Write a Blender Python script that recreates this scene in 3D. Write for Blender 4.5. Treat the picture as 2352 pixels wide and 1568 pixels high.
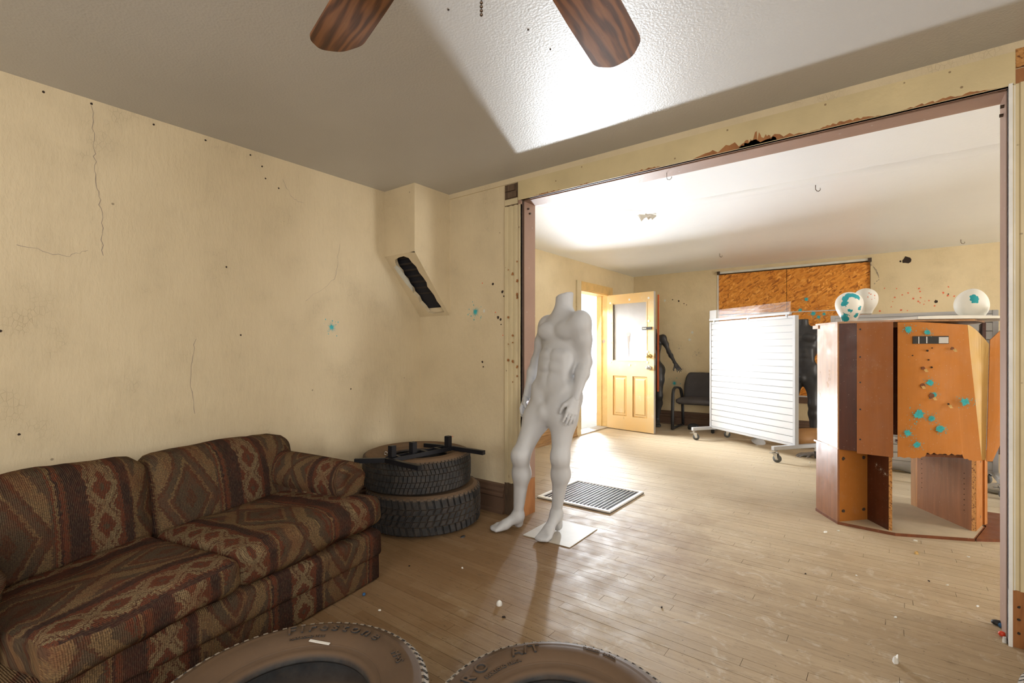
import bpy, bmesh, math, random
import numpy as np
from mathutils import Vector, Matrix, Euler, noise as mnoise

random.seed(7); rng = np.random.default_rng(7)
for o in list(bpy.data.objects): bpy.data.objects.remove(o)
S = bpy.context.scene
COL = S.collection
PI = math.pi

# ------------------------------------------------------------------ camera
FPX, HZ, CXP, CAMH = 1123.0, 804.0, 1176.0, 1.195
YAW = math.atan2(860.0, FPX)
FWD = Vector((-math.sin(YAW), math.cos(YAW), 0)); RGT = Vector((math.cos(YAW), math.sin(YAW), 0))
def at(px, py, D):
    p = FWD * D + RGT * ((px - CXP) / FPX * D)
    return Vector((p.x, p.y, CAMH + (HZ - py) / FPX * D))
cam = bpy.data.objects.new('camera', bpy.data.cameras.new('camera')); COL.objects.link(cam)
cam.location = (0, 0, CAMH); cam.rotation_euler = (PI / 2, 0, YAW)
cam.data.sensor_width = 36; cam.data.lens = 36 * FPX / 2352; cam.data.shift_y = (HZ - 784) / 2352
cam.data.clip_start = .02
S.camera = cam

# ------------------------------------------------------------------ light
S.view_settings.view_transform = 'Standard'; S.view_settings.look = 'None'
S.view_settings.gamma = 1; S.view_settings.use_curve_mapping = False
S.view_settings.exposure = 0.0
W = bpy.data.worlds.new('sky'); S.world = W; W.use_nodes = True
W.node_tree.nodes['Background'].inputs[0].default_value = (.80, .90, 1, 1)
W.node_tree.nodes['Background'].inputs[1].default_value = 2.2
sun = bpy.data.objects.new('sun', bpy.data.lights.new('sun', 'SUN')); COL.objects.link(sun)
sun.data.energy = 20; sun.data.angle = .01; sun.data.color = (1, .97, .92)
sun.rotation_euler = Vector((-.25, .55, -1)).to_track_quat('-Z', 'Y').to_euler()
def area(name, loc, size, power, direction, color=(1, 1, 1), spread=180):
    l = bpy.data.lights.new(name, 'AREA'); l.shape = 'RECTANGLE'; l.size, l.size_y = size
    l.energy = power; l.color = color; l.spread = math.radians(spread)
    o = bpy.data.objects.new(name, l); COL.objects.link(o); o.location = loc
    o.rotation_euler = Vector(direction).to_track_quat('-Z', 'Z').to_euler()
    return o
# daylight coming in by the open door and by unseen windows put in behind the camera
area('door_daylight', (-3.66, 6.475, 1.45), (.84, 1.1), 46, (1, -.10, -.35), (.95, .975, 1), 84)
area('door_glint', (-3.60, 6.62, .10), (.30, .16), 66, (2.4, -4.6, 2.2), (.90, .95, 1), 75)
area('door_skylight', (-3.84, 6.80, 1.45), (.16, .5), 35, (2.35, -4.9, -1.35), (.86, .93, 1), 50)
area('rear_window_daylight', (-.6, -2.12, 1.6), (1.7, 1.3), 50, (0, 1, .02), (1, .985, .95))
area('side_window_daylight', (1.66, -.4, 1.6), (1.3, 1.3), 62, (-1, .1, .02), (1, .985, .95))
area('far_room_fill', (5.42, 4.9, 1.5), (2.4, 1.6), 275, (-1, .25, .12), (1, .985, .96))  # lamp added out of view to brighten the far room
S.cycles.use_light_tree = False; S.cycles.max_bounces = 4; S.cycles.diffuse_bounces = 4; S.cycles.glossy_bounces = 2; S.cycles.transmission_bounces = 3
S.cycles.transparent_max_bounces = 6; S.cycles.caustics_reflective = False; S.cycles.caustics_refractive = False
S.cycles.use_adaptive_sampling = True; S.cycles.adaptive_threshold = .12; S.cycles.sample_clamp_indirect = 8

# ------------------------------------------------------------------ materials
class G:
    def __init__(s, name, rough=.6, metal=0., spec=.5):
        s.m = bpy.data.materials.new(name); s.m.use_nodes = True; s.nt = s.m.node_tree
        s.b = s.nt.nodes['Principled BSDF']
        s.b.inputs['Roughness'].default_value = rough; s.b.inputs['Metallic'].default_value = metal
        s.b.inputs['Specular IOR Level'].default_value = spec
        s._pos = s._obj = s._uv = None
    def n(s, typ, ins=None, **props):
        nd = s.nt.nodes.new('ShaderNode' + typ)
        for k, v in props.items(): setattr(nd, k, v)
        for k, v in (ins or {}).items(): s.put(nd.inputs[k], v)
        return nd
    def put(s, sock, v):
        if isinstance(v, bpy.types.NodeSocket): s.nt.links.new(v, sock)
        else:
            if sock.type == 'RGBA' and len(v) == 3: v = (*v, 1)
            sock.default_value = v
    @property
    def pos(s):
        if not s._pos: s._pos = s.n('NewGeometry').outputs['Position']
        return s._pos
    @property
    def obj(s):
        if not s._obj: s._obj = s.n('TexCoord').outputs['Object']
        return s._obj
    @property
    def uv(s):
        if not s._uv: s._uv = s.n('TexCoord').outputs['UV']
        return s._uv
    def map(s, vec, scale=(1, 1, 1), rot=(0, 0, 0), loc=(0, 0, 0)):
        return s.n('Mapping', {'Vector': vec, 'Scale': scale, 'Rotation': rot, 'Location': loc}).outputs[0]
    def noise(s, vec, scale=5, detail=4, rough=.55, dist=0):
        return s.n('TexNoise', {'Vector': vec, 'Scale': scale, 'Detail': detail, 'Roughness': rough, 'Distortion': dist}).outputs[0]
    def vor(s, vec, scale=5, feature='F1', out='Distance', rand=1.0):
        return s.n('TexVoronoi', {'Vector': vec, 'Scale': scale, 'Randomness': rand}, feature=feature).outputs[out]
    def ramp(s, fac, stops, interp='LINEAR'):
        r = s.n('ValToRGB', {'Fac': fac}); cr = r.color_ramp; cr.interpolation = interp
        while len(cr.elements) < len(stops): cr.elements.new(.5)
        for e, (p, c) in zip(cr.elements, stops):
            e.position = p; e.color = (*c, 1) if not isinstance(c, (int, float)) else (c, c, c, 1)
        return r.outputs[0]
    def mix(s, fac, a, b, blend='MIX'):
        m = s.n('Mix', data_type='RGBA', blend_type=blend)
        s.put(m.inputs[0], fac); s.put(m.inputs[6], a); s.put(m.inputs[7], b)
        return m.outputs[2]
    def math(s, op, a, b=0., c=0.):
        m = s.n('Math', operation=op)
        s.put(m.inputs[0], a); s.put(m.inputs[1], b); s.put(m.inputs[2], c)
        return m.outputs[0]
    def sep(s, v): return s.n('SeparateXYZ', {0: v}).outputs
    def comb(s, x, y, z=0.): return s.n('CombineXYZ', {0: x, 1: y, 2: z}).outputs[0]
    def bump(s, h, strength=.3, dist=.01, normal=None):
        b = s.n('Bump', {'Height': h, 'Strength': strength, 'Distance': dist})
        if normal: s.put(b.inputs['Normal'], normal)
        s.put(s.b.inputs['Normal'], b.outputs[0]); return b.outputs[0]
    def color(s, c): s.put(s.b.inputs['Base Color'], c)
    def rough(s, c): s.put(s.b.inputs['Roughness'], c)

def simple(name, col, rough=.6, metal=0., spec=.5, var=.12, scale=9, bump=0., bscale=60):
    g = G(name, rough, metal, spec)
    f = g.noise(g.obj, scale, 5)
    g.color(g.ramp(f, [(.25, tuple(c * (1 - var) for c in col)), (.75, tuple(min(1, c * (1 + var)) for c in col))]))
    if bump: g.bump(g.noise(g.obj, bscale, 4), bump, .004)
    return g.m

def plaster(name, col, dark, stain=.35, crack=True):
    g = G(name, .62, spec=.35); p = g.pos
    big = g.noise(p, .9, 3, .6); mid = g.noise(p, 3.5, 4, .62)
    c = g.ramp(big, [(.3, col), (.72, dark)])
    c = g.mix(g.ramp(mid, [(.45, 0.), (.75, stain)]), c, tuple(x * .82 for x in dark))
    fine = g.ramp(g.vor(g.map(p, (1, 1, .6)), 55, 'DISTANCE_TO_EDGE'), [(0, 1.), (.05, 0.)])
    fm = g.math('MULTIPLY', fine, g.ramp(mid, [(.56, 0.), (.68, .4)]))
    c = g.mix(g.math('MULTIPLY', fm, .45), c, (.13, .09, .05))
    sp = g.ramp(g.vor(p, 4.5), [(0.02, 1.), (.032, 0.)])
    c = g.mix(g.math('MULTIPLY', sp, .6), c, (.1, .06, .035))
    g.color(c)
    h = g.math('SUBTRACT', g.noise(g.map(p, (30, 30, 11)), 1, 4, .65), g.math('MULTIPLY', fm, .5))
    g.bump(h, .6, .007)
    return g.m

MAT = {}
MAT['wall'] = plaster('cream_plaster', (.71, .595, .405), (.62, .51, .335))
MAT['wall_far'] = plaster('pale_plaster', (.74, .62, .40), (.63, .51, .305))

def ceiling_mat():
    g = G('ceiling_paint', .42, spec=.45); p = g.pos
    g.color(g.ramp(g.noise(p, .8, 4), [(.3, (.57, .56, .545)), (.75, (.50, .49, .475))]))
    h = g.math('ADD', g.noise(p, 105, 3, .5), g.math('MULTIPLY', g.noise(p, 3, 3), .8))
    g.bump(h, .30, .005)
    return g.m
MAT['ceiling'] = ceiling_mat()
def ceiling_far_mat():
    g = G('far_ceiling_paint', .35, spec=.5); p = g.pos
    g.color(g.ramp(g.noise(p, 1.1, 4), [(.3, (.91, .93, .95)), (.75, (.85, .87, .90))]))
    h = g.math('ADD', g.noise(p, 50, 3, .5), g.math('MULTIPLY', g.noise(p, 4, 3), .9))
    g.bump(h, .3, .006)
    return g.m
MAT['ceiling_far'] = ceiling_far_mat()

def floor_mat():
    g = G('worn_floorboards', .5, spec=.32); p = g.pos
    x, y, z = g.sep(p)
    row = g.math('FLOOR', g.math('DIVIDE', y, .057))
    seg = g.n('TexWhiteNoise', {'Vector': g.comb(row, g.math('FLOOR', g.math('DIVIDE', g.math('ADD', x, g.math('MULTIPLY', row, .37)), 1.1)), 0.)}, noise_dimensions='3D').outputs[0]
    grain = g.noise(g.map(p, (2.2, 60, 1)), 1.0, 6, .6, .4)
    base = g.ramp(grain, [(.3, (.26, .165, .08)), (.55, (.37, .25, .135)), (.8, (.45, .325, .19))])
    base = g.mix(.32, base, g.ramp(seg, [(0, (.18, .105, .045)), (.5, (.36, .245, .135)), (1, (.52, .395, .245))]))
    # dust painted paler where lit; shade put into the varnish by the sofa corner
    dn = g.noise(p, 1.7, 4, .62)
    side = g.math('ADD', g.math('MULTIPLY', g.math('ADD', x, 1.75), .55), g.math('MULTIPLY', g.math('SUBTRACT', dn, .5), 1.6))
    dust = g.ramp(side, [(.0, 0.), (.55, 1.)]); far_light = g.ramp(g.math('MULTIPLY', g.math('ADD', y, g.math('MULTIPLY', dn, 2.)), .1), [(.37, 0.), (.58, .78)])
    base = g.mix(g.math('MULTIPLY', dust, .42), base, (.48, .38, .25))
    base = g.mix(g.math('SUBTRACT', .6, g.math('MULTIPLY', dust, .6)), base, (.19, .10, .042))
    smudge = g.ramp(g.noise(p, 7, 5, .72, 1.4), [(.55, 0.), (.70, .55)])
    base = g.mix(g.math('MULTIPLY', smudge, dust), base, (.60, .53, .43))
    scuff = g.ramp(g.noise(g.map(p, (6, 34, 1)), 2, 5, .75), [(.55, 0.), (.68, .6)])
    base = g.mix(scuff, base, (.13, .085, .045))
    base = g.mix(far_light, base, (.68, .57, .40))  # far floor painted paler: light from the door put into its colour
    dirt = g.ramp(g.vor(p, 24), [(.05, 1.), (.10, 0.)])
    base = g.mix(g.math('MULTIPLY', dirt, .6), base, (.06, .04, .02))
    g.color(base)
    g.rough(g.ramp(g.noise(p, 9, 5, .65), [(.3, .50), (.7, .72)]))
    g.bump(g.math('ADD', grain, g.math('MULTIPLY', g.noise(p, 70, 3), .5)), .22, .003)
    return g.m
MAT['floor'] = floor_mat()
MAT['gap'] = simple('floor_gap_dirt', (.03, .02, .013), .95, var=.2)

def chipped(name, col, under, amt=.62, sc=7, rough=.5, stretch=(1, 1, .35)):
    g = G(name, rough, spec=.4); p = g.pos
    n1 = g.noise(g.map(p, stretch), sc, 7, .68, .6)
    m = g.ramp(n1, [(amt, 0.), (amt + .015, 1.)])
    tone = g.ramp(g.noise(p, 4, 4), [(.3, col), (.75, tuple(c * .82 for c in col))])
    spk = g.ramp(g.vor(p, 13), [(.05, 1.), (.08, 0.)])
    c = g.mix(m, tone, under); c = g.mix(g.math('MULTIPLY', spk, .7), c, tuple(u * .6 for u in under))
    g.color(c); g.bump(g.math('SUBTRACT', g.noise(p, 50, 3), m), .35, .003)
    return g.m
MAT['casing'] = chipped('cream_casing_paint', (.68, .57, .36), (.20, .085, .04), .70)
MAT['header'] = chipped('cream_header_paint', (.66, .54, .31), (.22, .10, .045), .72)
MAT['jamb'] = chipped('mauve_brown_jamb_paint', (.36, .225, .165), (.72, .62, .52), .745, 9)
MAT['bare'] = None
def wood(name, cols, scale=(3, 40, 40), rough=.45, obj=True, ring=1.0, spec=.4, bump=.1):
    g = G(name, rough, spec=spec); p = g.obj if obj else g.pos
    v = g.map(p, scale)
    w = g.noise(v, ring, 6, .6, 1.2); f = g.noise(g.map(p, tuple(s * 4 for s in scale)), 1, 4, .6)
    c = g.ramp(w, [(.28, cols[0]), (.5, cols[1]), (.72, cols[2])])
    c = g.mix(.3, c, g.ramp(f, [(.3, cols[0]), (.7, cols[2])]))
    g.color(c); g.bump(w, bump, .002)
    return g.m
MAT['bare'] = wood('bare_orange_wood', [(.20, .075, .025), (.33, .13, .04), (.43, .19, .065)], (12, 12, 2), obj=False)
MAT['darkwood'] = wood('old_dark_wood', [(.05, .03, .02), (.10, .06, .035), (.19, .13, .08)], (20, 20, 3), obj=False, rough=.8)
MAT['base'] = chipped('brown_baseboard_paint', (.145, .085, .055), (.34, .25, .17), .74, 8)
MAT['base_far'] = wood('varnished_baseboard', [(.20, .10, .04), (.36, .20, .08), (.50, .31, .14)], (20, 3, 20), obj=False)
MAT['fanwood'] = None
def fan_wood():
    g = G('fan_blade_veneer', .38, spec=.5); p = g.obj
    v = g.map(p, (.9, 5.5, 1))
    w = g.n('TexWave', {'Vector': v, 'Scale': 2.0, 'Distortion': 9.0, 'Detail': 3.0, 'Detail Scale': 1.3, 'Detail Roughness': .6}, wave_type='BANDS', bands_direction='Y').outputs[1]
    c = g.ramp(w, [(.1, (.065, .02, .008)), (.45, (.17, .06, .02)), (.9, (.30, .12, .042))])
    f = g.noise(g.map(p, (8, 160, 1)), 1, 4)
    c = g.mix(.35, c, g.ramp(f, [(.3, (.05, .016, .007)), (.7, (.26, .10, .035))]))
    sp = g.ramp(g.vor(p, 38), [(.03, 1.), (.06, 0.)])
    c = g.mix(g.math('MULTIPLY', sp, .25), c, (.6, .45, .3))
    g.color(c); g.bump(w, .06, .001); return g.m
MAT['fanwood'] = fan_wood()
MAT['brass'] = simple('dull_brass', (.55, .42, .16), .3, 1.0)
MAT['bronze'] = simple('bronze_metal', (.10, .07, .05), .35, .9)

def osb():
    g = G('oriented_strand_board', .6, spec=.35); p = g.pos
    x, y, z = g.sep(p)
    layers = None
    pal = [(.34, .10, .012), (.72, .27, .035), (.84, .36, .055), (.60, .20, .022), (.95, .47, .10)]
    col = None
    for i, (a, sc) in enumerate([(.5, 13), (1.5, 15), (-.5, 14), (2.5, 16)]):
        q = g.map(g.map(g.comb(x, z), (1, 1, 1), (0, 0, a), (i * 3.7, i * 1.9, 0)), (1.0, 3.4, 1))
        v = g.n('TexVoronoi', {'Vector': q, 'Scale': sc}, feature='F1')
        cc = g.ramp(g.sep(v.outputs['Color'])[0], [(j / 4, c) for j, c in enumerate(pal)])
        col = cc if col is None else g.mix(g.ramp(g.sep(v.outputs['Color'])[1], [(.50, 0.), (.52, 1.)]), col, cc)
    st = g.ramp(g.noise(g.comb(x, z), 2.2, 4), [(.4, 0.), (.7, .25)])
    col = g.mix(st, col, (.46, .15, .018))
    g.color(col); g.bump(g.sep(col)[0], .25, .003)
    return g.m
MAT['osb'] = osb()

def fabric():
    g = G('southwest_woven_upholstery', 1.0, spec=.02); uv = g.uv
    jit = g.n('TexNoise', {'Vector': g.map(uv, (70, 120, 1)), 'Scale': 1., 'Detail': 4.}).outputs[1]
    q = g.mix(.034, uv, jit)
    u, v, _ = g.sep(q)
    P = .52
    uu = g.math('FRACT', g.math('DIVIDE', u, P))
    tan, rust, dark, sage, cream, brown = (.225, .145, .070), (.145, .045, .024), (.040, .023, .020), (.098, .070, .044), (.275, .195, .105), (.105, .047, .026)
    base = g.ramp(uu, [(0, tan), (.04, tan), (.07, brown), (.44, brown), (.46, sage), (.475, rust), (.49, tan), (.505, dark), (.52, rust), (.55, brown), (.56, dark), (.68, rust), (.69, brown), (.885, rust), (.91, dark), (.965, brown), (.98, tan)], 'CONSTANT')
    base = g.mix(g.ramp(uu, [(0, 1.), (.45, 0.)], 'CONSTANT'), base, tan)
    # large diamonds in the wide field (0 .. .46)
    du = g.math('ABSOLUTE', g.math('DIVIDE', g.math('SUBTRACT', uu, .23), .23))
    dv = g.math('ABSOLUTE', g.math('MULTIPLY', g.math('SUBTRACT', g.math('FRACT', g.math('DIVIDE', v, .40)), .5), 2.))
    dd = g.math('ADD', g.math('MULTIPLY', du, .95), dv)
    dia = g.ramp(g.math('MULTIPLY', dd, .5), [(0, brown), (.10, sage), (.26, brown), (.33, tan), (.37, sage), (.48, brown), (.53, tan), (.74, sage), (.88, rust)], 'CONSTANT')
    base = g.mix(g.math('LESS_THAN', uu, .46), base, dia)
    # zig-zag triangles column (.69 .. .885)
    tu = g.math('ABSOLUTE', g.math('MULTIPLY', g.math('SUBTRACT', g.math('DIVIDE', g.math('SUBTRACT', uu, .69), .195), .5), 2.))
    tv = g.math('FRACT', g.math('DIVIDE', v, .125))
    tt = g.math('ABSOLUTE', g.math('SUBTRACT', g.math('MULTIPLY', tv, 2.), 1.))
    tm = g.math('ADD', tu, tt)
    tri = g.ramp(g.math('MULTIPLY', tm, .5), [(0, sage), (.10, rust), (.35, cream), (.60, brown), (.66, cream), (.78, rust)], 'CONSTANT')
    incol = g.math('MULTIPLY', g.math('GREATER_THAN', uu, .69), g.math('LESS_THAN', uu, .885))
    base = g.mix(incol, base, tri)
    # yarn speckle and wear
    yarn = g.noise(g.map(uv, (150, 420, 1)), 1., 2)
    base = g.mix(g.ramp(yarn, [(.42, .65), (.60, 0.)]), base, dark)
    yarn2 = g.noise(g.map(uv, (330, 90, 1)), 1., 3)
    base = g.mix(g.ramp(yarn2, [(.46, 0.), (.64, .6)]), base, sage)
    blot = g.noise(uv, 9, 5, .65)
    base = g.mix(g.ramp(blot, [(.45, 0.), (.75, .55)]), base, rust)
    base = g.mix(g.ramp(g.noise(g.map(uv, (40, 8, 1)), 1, 4), [(.55, 0.), (.75, .5)]), base, dark)
    g.color(base)
    weave = g.math('ADD', g.n('TexWave', {'Vector': uv, 'Scale': 55., 'Distortion': 1.5, 'Detail': 1.}, bands_direction='X').outputs[1], g.math('ADD', yarn, g.math('MULTIPLY', g.noise(uv, 14, 4), 1.2)))
    g.bump(weave, .55, .004)
    return g.m
MAT['fabric'] = fabric()

def rubber(name, dustc, amt=.8):
    g = G(name, .75, spec=.25)
    nz = g.sep(g.n('NewGeometry').outputs['Normal'])[2]
    d = g.math('MULTIPLY', g.ramp(nz, [(.15, 0.), (.75, 1.)]), g.ramp(g.noise(g.pos, 6, 5, .6), [(.2, .75), (.7, 1.)]))
    side = g.ramp(g.noise(g.pos, 14, 6, .65), [(.45, 0.), (.8, .45)])
    d = g.math('MULTIPLY', g.math('MAXIMUM', d, side), amt)
    base = g.ramp(g.noise(g.pos, 25, 4), [(.3, (.026, .026, .027)), (.7, (.05, .048, .047))])
    g.color(g.mix(d, base, dustc)); g.bump(g.noise(g.pos, 120, 3), .15, .002)
    return g.m
MAT['rubber'] = rubber('dusty_tyre_rubber', (.22, .135, .075))
MAT['rubber_near'] = rubber('brown_dusty_tyre_rubber', (.135, .082, .046), .92)
MAT['tread'] = rubber('tread_rubber', (.20, .135, .085), .6)
MAT['tread_near'] = rubber('pale_dusty_tread_rubber', (.40, .34, .27), .85)
MAT['mann'] = None
def mannequin_mat(name, col, rough, grime):
    g = G(name, rough, spec=.4); p = g.obj
    n1 = g.noise(p, 4, 5, .6)
    c = g.ramp(n1, [(.35, col), (.8, tuple(x * .9 for x in col))])
    c = g.mix(g.ramp(g.noise(p, 7, 6, .7, .5), [(.62, 0.), (.8, .4)]), c, grime)
    c = g.mix(g.ramp(g.vor(p, 9), [(.012, .8), (.022, 0.)]), c, grime)
    g.color(c); g.bump(g.noise(p, 40, 3), .04, .002)
    return g.m
MAT['mann'] = mannequin_mat('matte_white_fibreglass', (.53, .53, .54), .5, (.46, .41, .36))
MAT['black_mann'] = mannequin_mat('black_fibreglass', (.045, .043, .043), .42, (.15, .13, .11))
MAT['tan_mann'] = mannequin_mat('tan_fibreglass', (.42, .22, .085), .5, (.25, .12, .05))
MAT['silver_mann'] = mannequin_mat('grey_fibreglass', (.33, .31, .30), .35, (.12, .11, .1))
MAT['white'] = simple('white_melamine', (.62, .62, .625), .55, spec=.3, var=.02)
MAT['grey_metal'] = simple('grey_powdercoat', (.50, .50, .51), .42, var=.05)
MAT['dark_grey_metal'] = simple('dark_grey_powdercoat', (.24, .24, .25), .45, var=.05)
MAT['chrome'] = simple('zinc_plate', (.62, .61, .60), .25, 1.0)
MAT['wheel'] = simple('caster_rubber', (.09, .09, .085), .6)
def acrylic():
    g = G('scratched_acrylic', .12, spec=.5)
    g.color((.95, .93, .92)); sc = g.ramp(g.noise(g.map(g.obj, (3, 30, 30)), 2, 5, .7), [(.5, .08), (.75, .28)])
    g.put(g.b.inputs['Alpha'], sc)
    return g.m
MAT['acrylic'] = acrylic()
def laminate(name, col, rough=.3, dust=.35, gv=.22):
    g = G(name, rough, spec=.5); p = g.pos
    x, y, z = g.sep(p)
    gr = g.noise(g.map(p, (30, 30, 2.2)), 1, 5, .6, .5)
    c = g.ramp(gr, [(.3, tuple(k * (1 - gv) for k in col)), (.7, tuple(k * (1 + gv * .8) for k in col))])
    d = g.ramp(g.noise(p, 7, 6, .7), [(.58, 0.), (.8, dust)])
    sp = g.ramp(g.vor(p, 40), [(.08, 1.), (.12, 0.)])
    c = g.mix(d, c, (.5, .38, .27)); c = g.mix(g.math('MULTIPLY', sp, .25), c, (.6, .5, .38))
    g.color(c); g.rough(g.ramp(g.noise(p, 12, 4), [(.3, rough * .85), (.7, rough * 1.4)]))
    return g.m
MAT['lam'] = laminate('red_brown_laminate', (.20, .062, .024), .34)
MAT['lam_dark'] = laminate('dark_mahogany_laminate', (.085, .022, .010), .34, .15)
MAT['lam_pale'] = laminate('tan_laminate_glare', (.50, .27, .13), .30, .6)  # brown laminate painted paler: glare from the door put into the colour
MAT['lam_mid'] = laminate('mid_brown_laminate', (.33, .135, .055), .33, .5)
MAT['orange_low'] = laminate('deep_orange_hardboard', (.46, .17, .028), .6, .2, .05)
MAT['masonite'] = laminate('brown_hardboard', (.37, .13, .034), .55, .2, .07)
MAT['orange'] = laminate('orange_hardboard', (.56, .205, .03), .6, .15, .05)
MAT['orange_pale'] = laminate('pale_hardboard_back', (.62, .40, .14), .65, .2, .05)
def chip():
    g = G('chipboard_edge', .8); p = g.pos
    v = g.n('TexVoronoi', {'Vector': p, 'Scale': 140.})
    g.color(g.ramp(g.sep(v.outputs['Color'])[0], [(0, (.12, .04, .012)), (.3, (.42, .19, .05)), (1, (.55, .28, .09))])); return g.m
MAT['chip'] = chip()
MAT['dustboard'] = simple('dusty_base_board', (.52, .42, .28), .7, var=.1)
MAT['plug'] = simple('brown_plastic_plug', (.07, .05, .04), .5)
MAT['black'] = simple('black_plastic', (.022, .022, .024), .5)
MAT['black_metal'] = simple('black_painted_steel', (.012, .012, .016), .4, .3)
MAT['chairfab'] = simple('charcoal_fabric', (.075, .068, .066), .95, spec=.15, bump=.3, bscale=300)
def door_paint():
    g = G('worn_yellow_door_paint', .5, spec=.4); p = g.pos
    n1 = g.noise(g.map(p, (1, 1, .25)), 14, 7, .72, .8)
    c = g.ramp(g.noise(p, 2.5, 4), [(.3, (.78, .52, .22)), (.75, (.70, .52, .28))])
    c = g.mix(g.ramp(n1, [(.66, 0.), (.70, .75)]), c, (.20, .13, .07))
    c = g.mix(g.ramp(g.noise(p, 5, 5, .7), [(.6, 0.), (.75, .6)]), c, (.80, .72, .56))
    g.color(c); return g.m
MAT['door'] = door_paint()
MAT['doorjamb'] = simple('yellow_jamb_paint', (.66, .44, .17), .5, var=.15)
MAT['door_edge'] = simple('grey_bare_edge', (.48, .44, .38), .6)
def lite():
    g = G('clouded_plastic_pane', .35, spec=.4); p = g.pos
    x, y, z = g.sep(p)
    c = g.ramp(g.noise(p, 5, 5), [(.3, (.42, .415, .42)), (.75, (.34, .335, .335))])
    m = g.math('MULTIPLY', g.math('GREATER_THAN', g.math('FRACT', g.math('MULTIPLY', x, 130)), .5), g.math('GREATER_THAN', g.math('FRACT', g.math('MULTIPLY', z, 130)), .5))
    c = g.mix(g.math('MULTIPLY', m, .25), c, (.35, .34, .34))
    g.color(c); return g.m
MAT['lite'] = lite()
MAT['teal'] = simple('teal_paint', (.03, .42, .46), .5, var=.3, scale=60)
MAT['palepaint'] = simple('pale_paint', (.66, .66, .60), .5)
MAT['redpaint'] = simple('orange_red_paint', (.75, .13, .05), .5)
MAT['greypaint'] = simple('grey_brown_paint', (.30, .24, .20), .6)
MAT['hole'] = simple('dark_hole', (.035, .022, .015), .95)  # for flat hole discs: shade of their depth put into the colour
MAT['shadelath'] = simple('dark_shaded_lath', (.03, .022, .018), .9)  # lath darkened: shade inside the hole put into its colour
MAT['holeblue'] = simple('cavity_shade_black', (.012, .011, .015), .9)  # near-black: shade of the cavity and hollow torso end put into the colour
MAT['whitepaint'] = simple('white_screw_cap', (.85, .85, .82), .5)
MAT['grille'] = simple('dark_vent_mesh', (.045, .042, .046), .6, var=.4, scale=30)
MAT['grille_frame'] = simple('pale_vent_frame', (.74, .70, .65), .5)
MAT['hardboard'] = simple('grey_tan_hardboard_sheet', (.47, .42, .345), .6, var=.08)
MAT['concrete'] = simple('sunlit_concrete', (.62, .60, .56), .9, var=.06)
MAT['jeans'] = simple('blue_denim', (.17, .235, .34), .9, var=.3, scale=20, bump=.2, bscale=200)
MAT['shoe'] = simple('white_sneaker_leather', (.72, .70, .66), .5)
MAT['sole'] = simple('grey_rubber_sole', (.36, .35, .31), .7)
MAT['foam'] = simple('white_foam', (.86, .85, .80), .6, var=.03)
MAT['orangecloth'] = simple('orange_red_strap', (.72, .15, .04), .7)
MAT['shirt'] = simple('grey_shirt_cloth', (.35, .35, .36), .9)
MAT['paper'] = simple('torn_paper', (.75, .72, .66), .8)
MAT['siding'] = simple('white_siding', (.82, .81, .78), .7)
MAT['red'] = simple('red_plastic', (.75, .06, .02), .35)
MAT['blue'] = simple('blue_plastic', (.03, .11, .25), .3)
MAT['printblack'] = simple('black_print', (.02, .02, .022), .5)

# ------------------------------------------------------------------ mesh helpers
def link(name, me, mat=None, parent=None, smooth=False, loc=None, **props):
    o = bpy.data.objects.new(name, me); COL.objects.link(o)
    if mat is not None:
        mt = MAT[mat] if isinstance(mat, str) else mat
        if not me.materials: me.materials.append(mt)
    if smooth and len(me.polygons): me.polygons.foreach_set('use_smooth', [True] * len(me.polygons))
    if loc is not None: o.location = loc
    if parent is not None: o.parent = parent
    for k, v in props.items(): o[k] = v
    return o
def pyd(verts, faces, name='mesh'):
    me = bpy.data.meshes.new(name); me.from_pydata([tuple(v) for v in verts], [], [tuple(f) for f in faces]); me.update(); return me
def thing(name, label, cat, loc=(0, 0, 0), rotz=0, group=None):
    o = bpy.data.objects.new(name, None); COL.objects.link(o); o.empty_display_size = .1
    o.location = loc; o.rotation_euler = (0, 0, rotz); o['label'] = label; o['category'] = cat
    if group: o['group'] = group
    return o
def tag(o, label, cat, group=None):
    o['label'] = label; o['category'] = cat
    if group: o['group'] = group
    return o
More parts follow.
